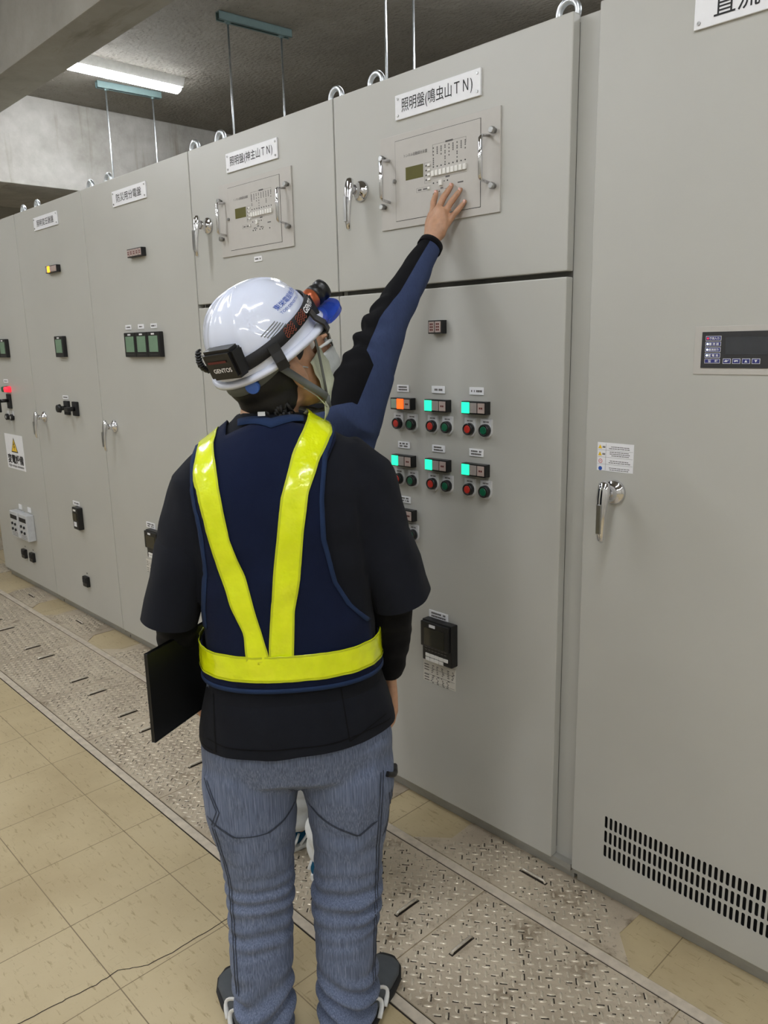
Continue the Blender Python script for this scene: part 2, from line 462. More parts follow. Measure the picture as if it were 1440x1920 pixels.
# ------------------------------------------------------------------ floor plates
def lift_handle(x, y, length, along_x, parent):
    m = MB(); L = length/2
    pts = [(-L, .004), (-L+.006, .010), (L-.006, .010), (L, .004)]
    if along_x: path = [((x+u, y, z), .0042) for u, z in pts]
    else: path = [((x, y+u, z), .0042) for u, z in pts]
    m.loft(path, 8)
    h = m.build('lift_handle', 'brightbar', parent)
    r = MB(); e = .0065
    if along_x: r.box(x-L-.004, x+L+.004, y-e, y+e, .0028, .0038)
    else: r.box(x-e, x+e, y-L-.004, y+L+.004, .0028, .0038)
    r.build('handle_recess', 'gap', h)
def inside(poly, x, y, mar):
    for (x0, y0), (x1, y1) in zip(poly, poly[1:]+poly[:1]):
        L = math.hypot(x1-x0, y1-y0)
        if L < 1e-6: continue
        if ((x1-x0)*(y-y0)-(y1-y0)*(x-x0))/L < mar: return False
    return True
def tread_bars(m, poly, avoid):
    # raised lens-shaped bars, alternating directions, at 45 degrees to the plate edges
    area = sum(a[0]*b[1]-b[0]*a[1] for a, b in zip(poly, poly[1:]+poly[:1]))
    if area < 0: poly = poly[::-1]
    P = .0225; c = math.cos(math.radians(-52)); sn = math.sin(math.radians(-52))
    xs_ = [q[0] for q in poly]; ys_ = [q[1] for q in poly]; R = max(max(xs_)-min(xs_), max(ys_)-min(ys_))
    if R > 2.5: P = .03
    cx, cy = (min(xs_)+max(xs_))/2, (min(ys_)+max(ys_))/2; n = int(R*.75/P)+2
    for i in range(-n, n+1):
        for j in range(-n, n+1):
            u, v = i*P, j*P; x = cx+u*c-v*sn; y = cy+u*sn+v*c
            if not inside(poly, x, y, .011): continue
            if any(abs(x-hx_) < .014 and abs(y-hy_) < .05 or abs(y-hy_) < .014 and abs(x-hx_) < .05 for hx_, hy_ in avoid): continue
            a = math.radians(-52) + (PI/2 if (i+j) % 2 else 0); ca, sa = math.cos(a), math.sin(a); L_, w_, z = .0125, .0042, .003
            base = [m.bm.verts.new((x+ca*q*L_-sa*t_*w_, y+sa*q*L_+ca*t_*w_, z-.0002)) for q, t_ in ((-1, 0), (-.5, -.85), (.5, -.85), (1, 0), (.5, .85), (-.5, .85))]
            top = [m.bm.verts.new((x+ca*q*L_, y+sa*q*L_, z+.0032)) for q in (-.5, .5)]
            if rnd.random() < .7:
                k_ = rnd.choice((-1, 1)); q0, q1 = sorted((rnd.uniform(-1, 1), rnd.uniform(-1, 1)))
                m.mi = 1; zz = z+.0003  # dark flecks: shade edge of the bar put into colour, with dirt
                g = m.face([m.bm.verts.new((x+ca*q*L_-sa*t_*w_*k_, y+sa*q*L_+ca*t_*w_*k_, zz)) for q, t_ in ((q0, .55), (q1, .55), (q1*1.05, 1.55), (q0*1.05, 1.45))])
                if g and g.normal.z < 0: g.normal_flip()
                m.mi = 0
            for f in ((base[0], base[1], top[0]), (base[1], base[2], top[1], top[0]), (base[2], base[3], top[1]), (base[3], base[4], top[1]), (base[4], base[5], top[0], top[1]), (base[5], base[0], top[0])):
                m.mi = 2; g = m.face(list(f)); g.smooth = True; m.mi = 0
def floor_plate(poly, handles, label, group=None):
    xs = [p[0] for p in poly]; ys = [p[1] for p in poly]
    root = empty('floor_plate', (sum(xs)/len(xs), sum(ys)/len(ys), 0))
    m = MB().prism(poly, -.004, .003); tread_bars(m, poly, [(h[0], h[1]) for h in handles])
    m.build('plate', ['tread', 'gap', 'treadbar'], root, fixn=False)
    for (x, y, L, ax) in handles: lift_handle(x, y, L, ax, root)
    tag(root, label, 'floor plate', group)
seams = [-5.75, -5.2, -4.62, -4.03, -3.444, -2.93, -2.34, -1.785, -1.23, -.647, -.06, .53]
hx = {0: (-5.62, -5.32), 1: (-5.1, -4.72), 2: (-4.525, -4.126), 3: (-3.94, -3.533), 4: (-3.335, -3.03), 5: (-2.836, -2.446), 6: (-2.24, -1.88), 7: (-1.69, -1.341), 8: (-1.14, -.74), 9: (-.55, -.16), 10: (.04, .43)}
plate_lab = {0: 'checkered steel floor plate at the far end of the trench', 1: 'checkered steel floor plate in the trench, second from the far end',
             2: 'checkered steel floor plate in front of the cabinet with the high-voltage warning sign', 3: 'checkered steel floor plate in front of the transformer lighting cabinet',
             4: 'checkered steel floor plate in front of the emergency distribution cabinet', 5: 'checkered steel floor plate behind and below the black folder',
             6: 'checkered steel floor plate beside the left leg of the man in the vest', 7: 'checkered steel floor plate between the two workers, seen past the legs',
             8: 'checkered steel floor plate right of the grey shoe, bottom of the photo', 9: 'checkered steel floor plate at the bottom right corner of the trench', 10: 'nearest checkered steel floor plate of the trench, by the vented cabinet'}
for i in range(len(seams)-1):
    if i > 9: continue
    a, b = seams[i]+.0015, seams[i+1]-.0015
    floor_plate([(a, -.620), (b, -.620), (b, -.191), (a, -.191)], [(x, -.398, .082, False) for x in hx[i]], plate_lab[i], 'trench floor plates')
side = [([(-5.215, -.152), (-4.80, -.152), (-4.862, -.09), (-4.862, .04), (-5.25, .04), (-5.25, -.10)], [(-5.05, -.064, .085, True)], 'chamfered side plate under the warning-sign cabinet'),
        ([(-4.61, -.152), (-4.0, -.152), (-4.063, -.09), (-4.063, .04), (-4.57, .04), (-4.56, -.10)], [(-4.33, -.056, .08, True)], 'chamfered side plate at the foot of the transformer lighting cabinet'),
        ([(-3.84, -.152), (-1.70, -.152), (-1.752, -.06), (-1.752, .04), (-3.76, .04), (-3.75, -.07)], [(-3.41, -.054, .08, True), (-2.4, -.054, .08, True)], 'long side plate between black folder and cabinets'),
        ([(-1.55, -.152), (-.797, -.152), (-.872, -.068), (-.868, .04), (-1.464, .04), (-1.458, -.072)], [(-1.165, -.045, .085, True)], 'chamfered side plate at the foot of the tall right-hand lighting cabinet')]
for poly, hs, lab in side: floor_plate(poly, hs, 'checkered steel '+lab, 'side floor plates')
floor_plate([(-6.02, -.15), (-5.76, -.15), (-5.76, 2.2), (-6.02, 2.2)], [], 'checkered steel floor plate strip beside the far end of the cabinet row')
floor_plate([(-6.93, -.6), (-6.45, -.6), (-6.45, 2.2), (-6.93, 2.2)], [], 'checkered steel floor plate strip furthest away beyond the cabinets')

# ------------------------------------------------------------------ ceiling lamps (the room's only light)
def ceiling_lamp(x, y, L, label):
    root = empty('ceiling_lamp', (x, y, CEIL))
    W = .075
    prof = [(-W, 0), (-.045, -.05), (.045, -.05), (W, 0)]
    m = MB()
    m.ring_loft([[Vector((x+p, y-L/2, CEIL+q)) for p, q in prof], [Vector((x+p, y+L/2, CEIL+q)) for p, q in prof]], smooth=False)
    m.build('housing', 'lampbody', root)
    d = MB(); rows = []
    for yy, s in ((-L/2+.004, .6), (-L/2+.02, 1), (L/2-.02, 1), (L/2-.004, .6)):
        rows.append([Vector((x+.043*s*math.cos(PI+PI*k/10), y+yy, CEIL-.05+.034*s*math.sin(PI+PI*k/10)-.001)) for k in range(11)])
    d.ring_loft(rows, smooth=True)
    d.build('diffuser', 'lamp', root)
    return tag(root, label, 'ceiling lamp', 'strip lamps on the ceiling')
ceiling_lamp(-5.05, .66, 1.25, 'lit white strip lamp on the ceiling left of the concrete beam')
ceiling_lamp(-2.42, 1.36, 1.25, 'lit strip lamp on the ceiling whose glow shows at the top of the photo')
for k, (x, y) in enumerate([(-5.4, -1.5), (-2.9, -1.5), (-.4, -1.5), (1.9, -1.5), (-5.4, -3.6), (-2.9, -3.6), (-.4, -3.6), (1.9, -3.6), (.3, 1.6)]):
    ceiling_lamp(x, y, 1.25, 'lit strip lamp on the ceiling outside the photo over the aisle')

# ------------------------------------------------------------------ hanging rods
def hanger(p, q, label):
    (x0, y0), (x1, y1) = p, q
    d = Vector((x1-x0, y1-y0, 0)); L = d.length; d.normalize(); n = Vector((-d.y, d.x, 0))
    c = Vector(((x0+x1)/2, (y0+y1)/2, CEIL))
    root = empty('rod_hanger', c)
    m = MB(); e = L/2+.06
    mat = Matrix((( d.x, n.x, 0, c.x), (d.y, n.y, 0, c.y), (0, 0, 1, CEIL), (0, 0, 0, 1)))
    for b in ((-e, e, -.02, -.017, -.042, 0), (-e, e, .017, .02, -.042, 0), (-e, e, -.02, .02, -.003, 0), (-e, e, -.02, -.009, -.042, -.039), (-e, e, .009, .02, -.042, -.039)):
        t = bmesh.new(); bmesh.ops.create_cube(t, size=1)
        for v in t.verts: v.co = Vector(((b[0]+b[1])/2+v.co.x*(b[1]-b[0]), (b[2]+b[3])/2+v.co.y*(b[3]-b[2]), (b[4]+b[5])/2+v.co.z*(b[5]-b[4])))
        m.add(t, mat)
    m.build('channel', 'strut', root)
    for (x, y) in (p, q):
        r = MB().cyl((x, y, 2.301), (x, y, CEIL-.02), .0055, n=10).build('rod', 'zinc', root)
        MB().cyl((x, y, CEIL-.052), (x, y, CEIL-.042), .011, n=6, smooth=False).box(x-.02, x+.02, y-.02, y+.02, CEIL-.0425, CEIL-.039).build('nut', 'strut', r)
    tag(root, label, 'ceiling hanger', 'ceiling hangers behind the cabinets')
hanger((-5.40, .925), (-5.37, 1.253), 'pale hanger with two bright rods under the lit strip lamp')
hanger((-3.92, .93), (-3.89, 1.265), 'dark green hanger with two rods hanging left of the photo centre')
hanger((-2.725, .95), (-2.86, 1.27), 'two thin rods running out of the top of the photo above the tall lighting cabinet')

# ------------------------------------------------------------------ switchgear cabinets
TOP, BASE, DEP = 2.30, .06, 1.42
class Cab:
    def __init__(s, x0, x1, label):
        s.x0, s.x1 = x0, x1
        s.root = empty('switchgear_cabinet', ((x0+x1)/2, DEP/2, 0))
        tag(s.root, label, 'electrical cabinet', 'grey switchgear cabinets in a row')
    def body(s, x0, x1):
        MB().box(x0, x1, .034, DEP, BASE-.004, TOP-.004, .003).build('body', 'paint', s.root)
        m = MB().box(x0+.004, x1-.004, .036, DEP-.03, 0, BASE-.004, .002).mark(1).box(x0+.002, x1-.002, .012, .034, .040, BASE-.001)
        m.build('plinth', ['plinth', 'plinth'], s.root)
        # rubber seal seen as a dark line behind the door edge
        MB().box(x0+.012, (x1-.012) if x1 > -.5 or x1 < -1.5 else -1.139, .028, .0345, BASE+.02, TOP-.016).build('door_seal', 'seal', s.root)
    def door(s, x0, x1, z0, z1, name='door'):
        return MB().box(x0, x1, 0, .029, z0, z1, .0035).build(name, 'paint', s.root)
    def eyebolt(s, x, y=.09):
        m = MB().torus((x, y, TOP+.036), (1, 0, 0), (0, 0, 1), .028, .0085)
        m.cyl((x, y, TOP-.004), (x, y, TOP+.012), .018, .014, 16)
        m.build('eyebolt', 'zinc', s.root)
    def nameplate(s, cx, cz, body, wid=.315, hei=.066, tw=.24, th=.034):
        p = MB().box(cx-wid/2, cx+wid/2, -.006, 0, cz-hei/2, cz+hei/2, .0012).build('nameplate', 'white', s.root)
        for sx in (-1, 1):
            for sz in (-1, 1):
                MB().cyl((cx+sx*(wid/2-.011), -.0085, cz+sz*(hei/2-.011)), (cx+sx*(wid/2-.011), -.004, cz+sz*(hei/2-.011)), .0036, n=10).build('screw', 'steel', p)
        if body:
            text_fit(MB(), body, on_front(cx, cz, .0066), tw, th, .004).build('lettering', 'ink', p, fixn=False)
    def handle(s, cx, cz):
        """swing lever handle: round rose on the door, neck, long tapering lever hanging down in front"""
        h = empty('door_handle', (cx, 0, cz)); h.parent = s.root
        h.location = Vector((cx, 0, cz))-ORIG[s.root]
        MB().loft([((cx, 0, cz), .031), ((cx, -.006, cz), .031), ((cx, -.010, cz), .027), ((cx, -.013, cz), .018), ((cx, -.03, cz), .015), ((cx, -.036, cz), .0165)], 28).build('rose', 'chrome', h)
        lev = [((cx, -.046, cz+.034), .004, .003), ((cx, -.049, cz+.028), .014, .009), ((cx, -.052, cz+.012), .0165, .011), ((cx, -.055, cz-.01), .0165, .011), ((cx, -.06, cz-.05), .013, .0085), ((cx, -.062, cz-.09), .0105, .007), ((cx, -.0585, cz-.112), .009, .006), ((cx, -.054, cz-.119), .005, .003)]
        MB().loft(lev, 20, up=(1, 0, 0)).cyl((cx, -.034, cz), (cx, -.052, cz), .0125).build('lever', 'chrome', h)
        MB().box(cx-.006, cx+.006, -.0725, -.0665, cz-.095, cz-.022, .001).build('lever_inlay', 'steel', h)
    def tagplate(s, cx, cz, wid, hei, lines=2, name='label_plate'):
        p = MB().box(cx-wid/2, cx+wid/2, -.003, 0, cz-hei/2, cz+hei/2, .0006).build(name, 'white', s.root)
        m = MB()
        for r in range(lines):
            zz = cz+(hei*.2 if r == 0 else -hei*.18) if lines == 2 else cz
            x = cx-wid*.36
            while x < cx+wid*.33:
                ww = wid*rnd.uniform(.05, .11); hh = hei*(.11 if lines == 2 else .14)
                if rnd.random() < .85: m.box(x, x+ww*.8, -.0034, -.0028, zz-hh, zz+hh)
                x += ww
        m.build('lettering', 'greyink', p)
    def indicator(s, cx, cz, cells, n, cw, h=.032, d=.022):
        """row of square lamp windows in a black case; cells = material of each window"""
        W = n*cw+.004
        p = MB().box(cx-W/2, cx+W/2, -d, 0, cz-h/2-.002, cz+h/2+.002, .001).build('indicator_lamp_row', 'black', s.root)
        for k in range(n):
            x = cx-n*cw/2+cw*(k+.5); mat = cells[k]; lit = 'on' in mat
            g = .0005 if lit else .0018
            q = MB().box(x-cw/2+g, x+cw/2-g, -d-(.0035 if lit else .002), -d+.001, cz-h/2+g, cz+h/2-g, .001).build('lamp_window', mat, p)
            if lit: tag(q, 'lit '+('green' if 'green' in mat else 'amber' if 'amber' in mat else 'orange red')+' lamp window')
        return p
    def indicator_marks(s, cx, cz, d, spots, rows=1, parent=None):
        for x in spots:
            m = MB()
            for r in range(rows):
                zz = cz+(r-(rows-1)/2)*-.008
                m.box(cx+x-.006, cx+x-.001, -d-.0024, -d-.0015, zz-.0025, zz+.0025).box(cx+x+.0005, cx+x+.006, -d-.0024, -d-.0015, zz-.0025, zz+.0025)
            m.build('window_lettering', 'redmark', parent)
    def button(s, cx, cz, colour):
        """push button: pale plate with rounded foot, black bezel, coloured cap"""
        b = empty('push_button', (cx, 0, cz)); b.parent = s.root; b.location = Vector((cx, 0, cz))-ORIG[s.root]
        w = .0195
        poly = [(-w, .031), (w, .031)] + [(w*math.cos(a), -.004+w*math.sin(a)) for a in [-PI*k/14 for k in range(15)]]
        m = MB(); a = [m.bm.verts.new((cx+x, 0, cz+z)) for x, z in poly]; c = [m.bm.verts.new((cx+x, -.006, cz+z)) for x, z in poly]
        m.skin([a, c], True, False); m.build('collar_plate', 'collar', b)
        mk = MB()
        for x in (-.008, -.003, .003, .008): mk.box(cx+x-.0018, cx+x+.0018, -.0066, -.0055, cz+.021, cz+.025)
        mk.build('legend', 'greyink', b)
        MB().revolve((cx, 0, cz), (0, -1, 0), [(.004, .0178), (.017, .0175), (.020, .0160), (.0195, .0122), (.012, .0118)], 26).build('bezel', 'black', b)
        MB().revolve((cx, 0, cz), (0, -1, 0), [(.010, .0116), (.0185, .0116), (.020, .0102)], 22).build('button_cap', colour, b)
    def nfb(s, cx, cz):
        """small black terminal socket"""
        p = MB().box(cx-.030, cx+.030, -.020, 0, cz-.03, cz+.03, .004).build('terminal_socket', 'black', s.root)
        MB().box(cx-.023, cx+.023, -.023, -.019, cz-.006, cz+.022, .002).build('socket_cover', 'blackm', p)
        m = MB()
        for x in (-.004, .004): m.box(cx+x-.003, cx+x+.003, -.0008, 0, cz+.043, cz+.05)
        m.build('socket_marking', 'greyink', s.root)
    def meter_small(s, cx, cz, n=1):
        for k in range(n):
            x = cx+(k-(n-1)/2)*.1115
            p = MB().box(x-.055, x+.055, -.022, 0, cz-.0555, cz+.0545, .003).build('panel_meter', 'black', s.root)
            MB().box(x-.040, x+.040, -.0232, -.0215, cz-.033, cz+.037, .001).build('meter_glass', 'meterglass', p)
            MB().box(x-.013, x+.013, -.0238, -.0215, cz+.0415, cz+.0485).build('meter_tag', 'white', p)
            m = MB()
            for q in range(6): m.box(x-.036+q*.012, x-.028+q*.012, -.0225, -.0215, cz-.0455, cz-.0435)
            m.build('meter_legend', 'greyink', p)
    def power_meter(s, cx, cz, W=.12, H=.138):
        p = MB().box(cx-W/2, cx+W/2, -.030, 0, cz-H/2, cz+H/2, .004).build('multi_meter', 'black', s.root)
        MB().box(cx-W/2+.002, cx+W/2-.006, -.040, -.029, cz-.018, cz+H/2-.004, .003).build('screen_cover', 'black', p)
        MB().box(cx-W/2+.018, cx+W/2-.022, -.0412, -.039, cz-.012, cz+H/2-.022, .001).build('screen', 'glassdark', p)
        MB().box(cx-.022, cx+.002, -.0418, -.039, cz+H/2-.018, cz+H/2-.009).build('meter_tag', 'white', p)
        m = MB()
        for r in range(2):
            for q in range(7): m.box(cx-.05+q*.0135, cx-.041+q*.0135, -.0306, -.0295, cz-.024-r*.009, cz-.0215-r*.009)
        m.build('meter_legend', 'greyink', p)
        for r in range(2):
            for q in range(5):
                if r == 1 and q == 4: continue
                x = cx-W/2+.014+(W-.028)/5*(q+.5)
                MB().box(x-(W-.028)*.09, x+(W-.028)*.09, -.0325, -.029, cz-.0485-r*.0135-.0055, cz-.0485-r*.0135+.0055, .001).build('meter_key', 'whitekey', p)
        return p
    def sheet(s, cx, cz, W, H):
        p = MB().box(cx-W/2, cx+W/2, -.0008, 0, cz-H/2, cz+H/2).build('paper_sheet', 'paper', s.root)
        m = MB()
        for blk, n in ((.02, 5), (-.015, 4)):
            for r in range(3): m.box(cx-W/2+.004, cx-W/2+.024, -.0012, -.0006, cz+blk-r*.009, cz+blk-r*.009+.003)
            for q in range(n):
                for r in range(5):
                    xx = cx-W/2+.036+q*.022+rnd.uniform(-.003, .003); m.box(xx, xx+rnd.uniform(.004, .009), -.0012, -.0006, cz+blk-r*.006+.002, cz+blk-r*.006+.0045)
        for r in range(3): m.box(cx-W/2+.004, cx+W/2-.004, -.0012, -.0006, cz+.012-r*.022, cz+.0126-r*.022)
        m.build('sheet_print', 'greyink', p)
    def dimming_panel(s, cx, cz):
        """control sub-panel: proud plate, hinged inner door, display, keys, two chrome pull handles"""
        W, H = .447, .258
        p = MB().box(cx-W/2, cx+W/2, -.005, 0, cz-H/2, cz+H/2, .001).build('control_panel', 'paint_panel', s.root)
        ix0, ix1, iz0, iz1 = cx-.160, cx+.158, cz-.108, cz+.111
        m = MB()
        for b in ((ix0-.0012, ix1+.0012, iz0-.0012, iz0), (ix0-.0012, ix1+.0012, iz1, iz1+.0012), (ix0-.0012, ix0, iz0, iz1), (ix1, ix1+.0012, iz0, iz1)):
            m.box(b[0], b[1], -.0055, -.0048, b[2], b[3])
        m.build('door_gap', 'dark', p)
        MB().box(ix0, ix1, -.0062, -.0045, iz0, iz1).build('inner_door', 'paint_panel', p)
        d = .0062
        MB().box(cx-.118, cx-.049, -d-.0006, -d+.0005, cz-.001, cz+.034).build('display', 'lcd', p)
        t = MB(); text_fit(t, 'トンネル自動調光装置', on_front(cx-.078, cz+.066, d+.0005), .091, .0095, .002); t.build('title_lettering', 'greyink', p, fixn=False)
        x0 = cx-.0095
        for k in range(9):
            x = x0+k*.0145
            MB().box(x-.0052, x+.0052, -d-.006, -d, cz-.0065, cz+.0085, .001).build('key', 'whitekey', p)
        MB().box(x0+.0235, x0+.0345, -d-.006, -d, cz-.0345, cz-.0195, .001).build('key', 'whitekey', p)
        for k in range(4):
            MB().box(x0-.021, x0-.011, -d-.004, -d, cz+.026-k*.0125-.003, cz+.026-k*.0125+.003, .0008).build('small_key', 'whitekey', p)
        MB().box(x0-.021, x0-.0135, -d-.004, -d, cz-.0375, cz-.031, .0008).build('small_key', 'whitekey', p)
        m = MB()
        for k in range(9): m.cyl((x0+k*.0145, -d-.001, cz+.0185), (x0+k*.0145, -d+.0003, cz+.0185), .0019, n=10)
        for (x, z) in ((0, -.024), (.0525, -.024), (0, -.053), (.0145, -.053), (.0415, -.053), (.0575, -.053), (.101, -.055)):
            m.cyl((x0+x, -d-.001, cz+z), (x0+x, -d+.0003, cz+z), .0021, n=10)
        m.build('status_dot', 'ink', p)
        m = MB()
        def bar(xa, xb, za, zb): m.box(x0+xa, x0+xb, -d-.0003, -d+.0002, cz+za, cz+zb)
        bar(-.003, .119, .076, .0765); bar(-.003, -.0025, .05, .076); bar(.1185, .119, .062, .076)
        bar(.045, .072, .0745, .079); bar(-.004, .121, -.0125, -.012); bar(.045, .06, -.016, -.0115)
        bar(.01, .06, -.044, -.0436); bar(.026, .036, -.0425, -.039); bar(.089, .109, -.037, -.0335)
        for xa in (.004, .045): bar(xa, xa+.012, -.0475, -.0445); bar(xa+.015, xa+.02, -.05, -.0465)
        bar(.012, .016, -.0255, -.0225); bar(.038, .042, -.0255, -.0225)
        bar(-.066, -.009, -.0402, -.0398); bar(-.066, -.009, -.0292, -.0288); bar(-.0662, -.0658, -.04, -.029); bar(-.0405, -.024, -.0365, -.0325); bar(-.06, -.047, -.0365, -.0325)
        bar(-.0345, -.0341, -.02, .034); bar(-.0345, -.009, .0335, .0339); bar(-.0345, -.009, -.02, -.0196)
        for k in range(4): bar(-.031, -.024, .024-k*.0125, .028-k*.0125)
        for k in range(9):
            z = .070
            for _ in range(4 if k % 3 else 7):
                bar(k*.0145-.0018, k*.0145+.0018, z-.0045, z-.0005); z -= rnd.choice((.0052, .0052, .009))
        m.build('panel_print', 'greyink', p)
        for hx_ in (-.186, .186):
            q = cx+hx_
            path = [((q, -.004, cz+.064), .0042), ((q, -.036, cz+.060), .0042), ((q, -.040, cz+.054), .0062), ((q, -.040, cz-.042), .0062), ((q, -.036, cz-.048), .0042), ((q, -.004, cz-.052), .0042)]
            MB().loft(path, 12).build('pull_handle', 'chrome', p)
            for zz in (.072, -.063):
                xx = q+(-.029 if hx_ < 0 else .026)*.3
                MB().loft([((xx+.012*(1 if hx_ > 0 else -1), -.004, cz+zz), .006), ((xx+.012*(1 if hx_ > 0 else -1), -.012, cz+zz), .006), ((xx+.012*(1 if hx_ > 0 else -1), -.0125, cz+zz), .0085), ((xx+.012*(1 if hx_ > 0 else -1), -.022, cz+zz), .0085), ((xx+.012*(1 if hx_ > 0 else -1), -.024, cz+zz), .007)], 18).build('thumb_screw', 'steel', p)
        MB().loft([((ix0-.002, -.004, cz+.003), .0055), ((ix0-.002, -.012, cz+.003), .0055), ((ix0-.002, -.013, cz+.003), .004)], 16).build('panel_lock', 'steel', p)

xs = [-5.70, -4.776, -3.879, -2.882, -2.005, -1.073, -.17]
G = .0025
# far cabinet with the warning sign
c = Cab(xs[0], xs[1], 'grey electrical cabinet with a high-voltage warning sign, furthest in the row')
c.body(xs[0], xs[1]-.001); c.door(xs[0]+G, xs[1]-G, BASE, TOP)
c.nameplate(-5.22, 2.21, None)
c.eyebolt(-5.60); c.eyebolt(-4.86)
c.meter_small(-5.205, 1.566, 2)
c.indicator(-5.30, 1.965, ['lens_off']*5, 5, .036)
c.tagplate(-5.225, 1.365, .075, .022, 1)
sw = empty('signal_lamp', (-5.235, 0, 1.315)); sw.parent = c.root; sw.location = Vector((-5.235, 0, 1.315))-ORIG[c.root]
MB().cyl((-5.212, 0, 1.315), (-5.212, -.035, 1.315), .020, .016).build('green_lens', 'btngreen', sw)
MB().cyl((-5.168, 0, 1.315), (-5.168, -.035, 1.315), .020, .016).build('red_lens', 'lens_on_pink', sw)
rs = empty('rotary_switch', (-5.235, 0, 1.235)); rs.parent = c.root; rs.location = Vector((-5.235, 0, 1.235))-ORIG[c.root]
MB().box(-5.225, -5.165, -.012, 0, 1.195, 1.285, .003).build('switch_plate', 'blackm', rs)
MB().cyl((-5.195, -.01, 1.245), (-5.195, -.06, 1.245), .011).box(-5.21, -5.18, -.085, -.06, 1.175, 1.257, .004).build('switch_grip', 'black', rs)
for x in (-5.252, -5.172):
    q = MB().revolve((x, 0, 1.14), (0, -1, 0), [(0, .02), (.018, .02), (.02, .018), (.02, .01), (.014, .009)], 20).build('test_terminal', 'black', c.root)
    MB().cyl((x, -.012, 1.14), (x, -.019, 1.14), .009).build('terminal_insert', 'collar', q)
    MB().box(x-.018, x+.018, -.004, 0, 1.15, 1.178, .001).build('terminal_label', 'collar', q)
wx0, wx1, wz0, wz1 = -5.375, -5.063, .803, 1.028
ws = MB().box(wx0, wx1, -.0015, 0, wz0, wz1).build('warning_sign', 'white', c.root)
cxw = (wx0+wx1)/2
m = MB(); tri = [(-.058, .912), (.058, .912), (0, 1.008)]
m.skin([[m.bm.verts.new((cxw+x, -.0015, z)) for x, z in tri], [m.bm.verts.new((cxw+x, -.0021, z)) for x, z in tri]], True, False); m.build('warning_triangle', 'ink', ws)
m = MB(); tri = [(-.046, .919), (.046, .919), (0, .995)]
m.skin([[m.bm.verts.new((cxw+x, -.0015, z)) for x, z in tri], [m.bm.verts.new((cxw+x, -.0026, z)) for x, z in tri]], True, False); m.build('triangle_field', 'yellow', ws)
m = MB(); bolt = [(-.004, .984), (.010, .966), (.001, .962), (.013, .945), (.004, .944), (.006, .928), (-.008, .948), (.0, .951), (-.012, .965), (-.003, .968)]
m.skin([[m.bm.verts.new((cxw+x, -.0015, z)) for x, z in bolt], [m.bm.verts.new((cxw+x, -.0031, z)) for x, z in bolt]], True, False); m.build('lightning_bolt', 'ink', ws)
m = MB(); text_fit(m, '変電設備', on_front(cxw, .868, .0022), .272, .062, .03)
m.build('lettering', 'ink', ws, fixn=False)
m = MB(); text_fit(m, 'High voltage substation', on_front(cxw, .822, .0022), .262, .02, .012); m.build('small_lettering', 'greyink', ws, fixn=False)
for k, (xa, zc) in enumerate(((-5.248, .445), (-5.092, .445))):
    r = MB().box(xa-.070, xa+.070, -.050, 0, zc-.085, zc+.085, .006).build('protection_relay', 'relay', c.root)
    MB().box(xa-.056, xa+.056, -.052, -.049, zc+.035, zc+.062, .001).build('relay_display', 'ink', r)
    m = MB()
    for (dx, dz) in ((-.028, .005), (.022, .003), (-.028, -.032), (.022, -.034)): m.cyl((xa+dx, -.057, zc+dz), (xa+dx, -.049, zc+dz), .009, n=14)
    m.build('relay_knob', 'ink', r)
    m = MB()
    for r_ in range(3): m.box(xa-.045, xa+.045, -.0506, -.0495, zc-.055-r_*.01, zc-.052-r_*.01)
    m.build('relay_print', 'greyink', r)
    MB().box(xa-.02, xa+.03, -.003, 0, zc+.093, zc+.125).build('relay_tag', 'white', r)
    c.nfb(-5.25 if k == 0 else -5.11, .238)
# transformer cabinet
c = Cab(xs[1], xs[2], 'grey electrical cabinet with one amber lamp lit, second from the far end')
c.body(xs[1]+.001, xs[2]-.001); c.door(xs[1]+G, xs[2]-G, BASE, TOP)
c.nameplate(-4.33, 2.211, '照明変圧器盤', tw=.225)
c.eyebolt(-4.65); c.eyebolt(-3.96)
c.indicator(-4.280, 1.966, ['lens_grey', 'lens_on_amber', 'lens_off', 'lens_off', 'lens_off'], 5, .0285)
c.meter_small(-4.285, 1.567, 1)
c.tagplate(-4.32, 1.295, .07, .02, 1)
rs = empty('control_switch', (-4.26, 0, 1.238)); rs.parent = c.root; rs.location = Vector((-4.26, 0, 1.238))-ORIG[c.root]
for x in (-4.300, -4.188): MB().box(x-.030, x+.030, -.014, 0, 1.20, 1.276, .003).build('switch_plate', 'blackm', rs)
MB().cyl((-4.300, -.01, 1.238), (-4.300, -.05, 1.238), .012).cyl((-4.300, -.045, 1.238), (-4.300, -.062, 1.238), .024, .02).build('round_knob', 'black', rs)
MB().cyl((-4.188, -.01, 1.238), (-4.188, -.045, 1.238), .012).box(-4.215, -4.161, -.06, -.04, 1.226, 1.25, .005).build('bar_knob', 'black', rs)
c.handle(-4.650, 1.17)
r = MB().box(-4.332, -4.254, -.030, 0, .556, .684, .006).build('protection_relay', 'black', c.root)
MB().box(-4.315, -4.282, -.0315, -.029, .574, .600).build('relay_label', 'white', r)
MB().box(-4.312, -4.282, -.032, -.029, .662, .672).build('relay_tag', 'whitekey', r)
MB().box(-4.324, -4.270, -.033, -.028, .608, .652, .002).build('relay_screen', 'glassdark', r)
c.tagplate(-4.33, .699, .085, .024, 1)
c.nfb(-4.285, .248)
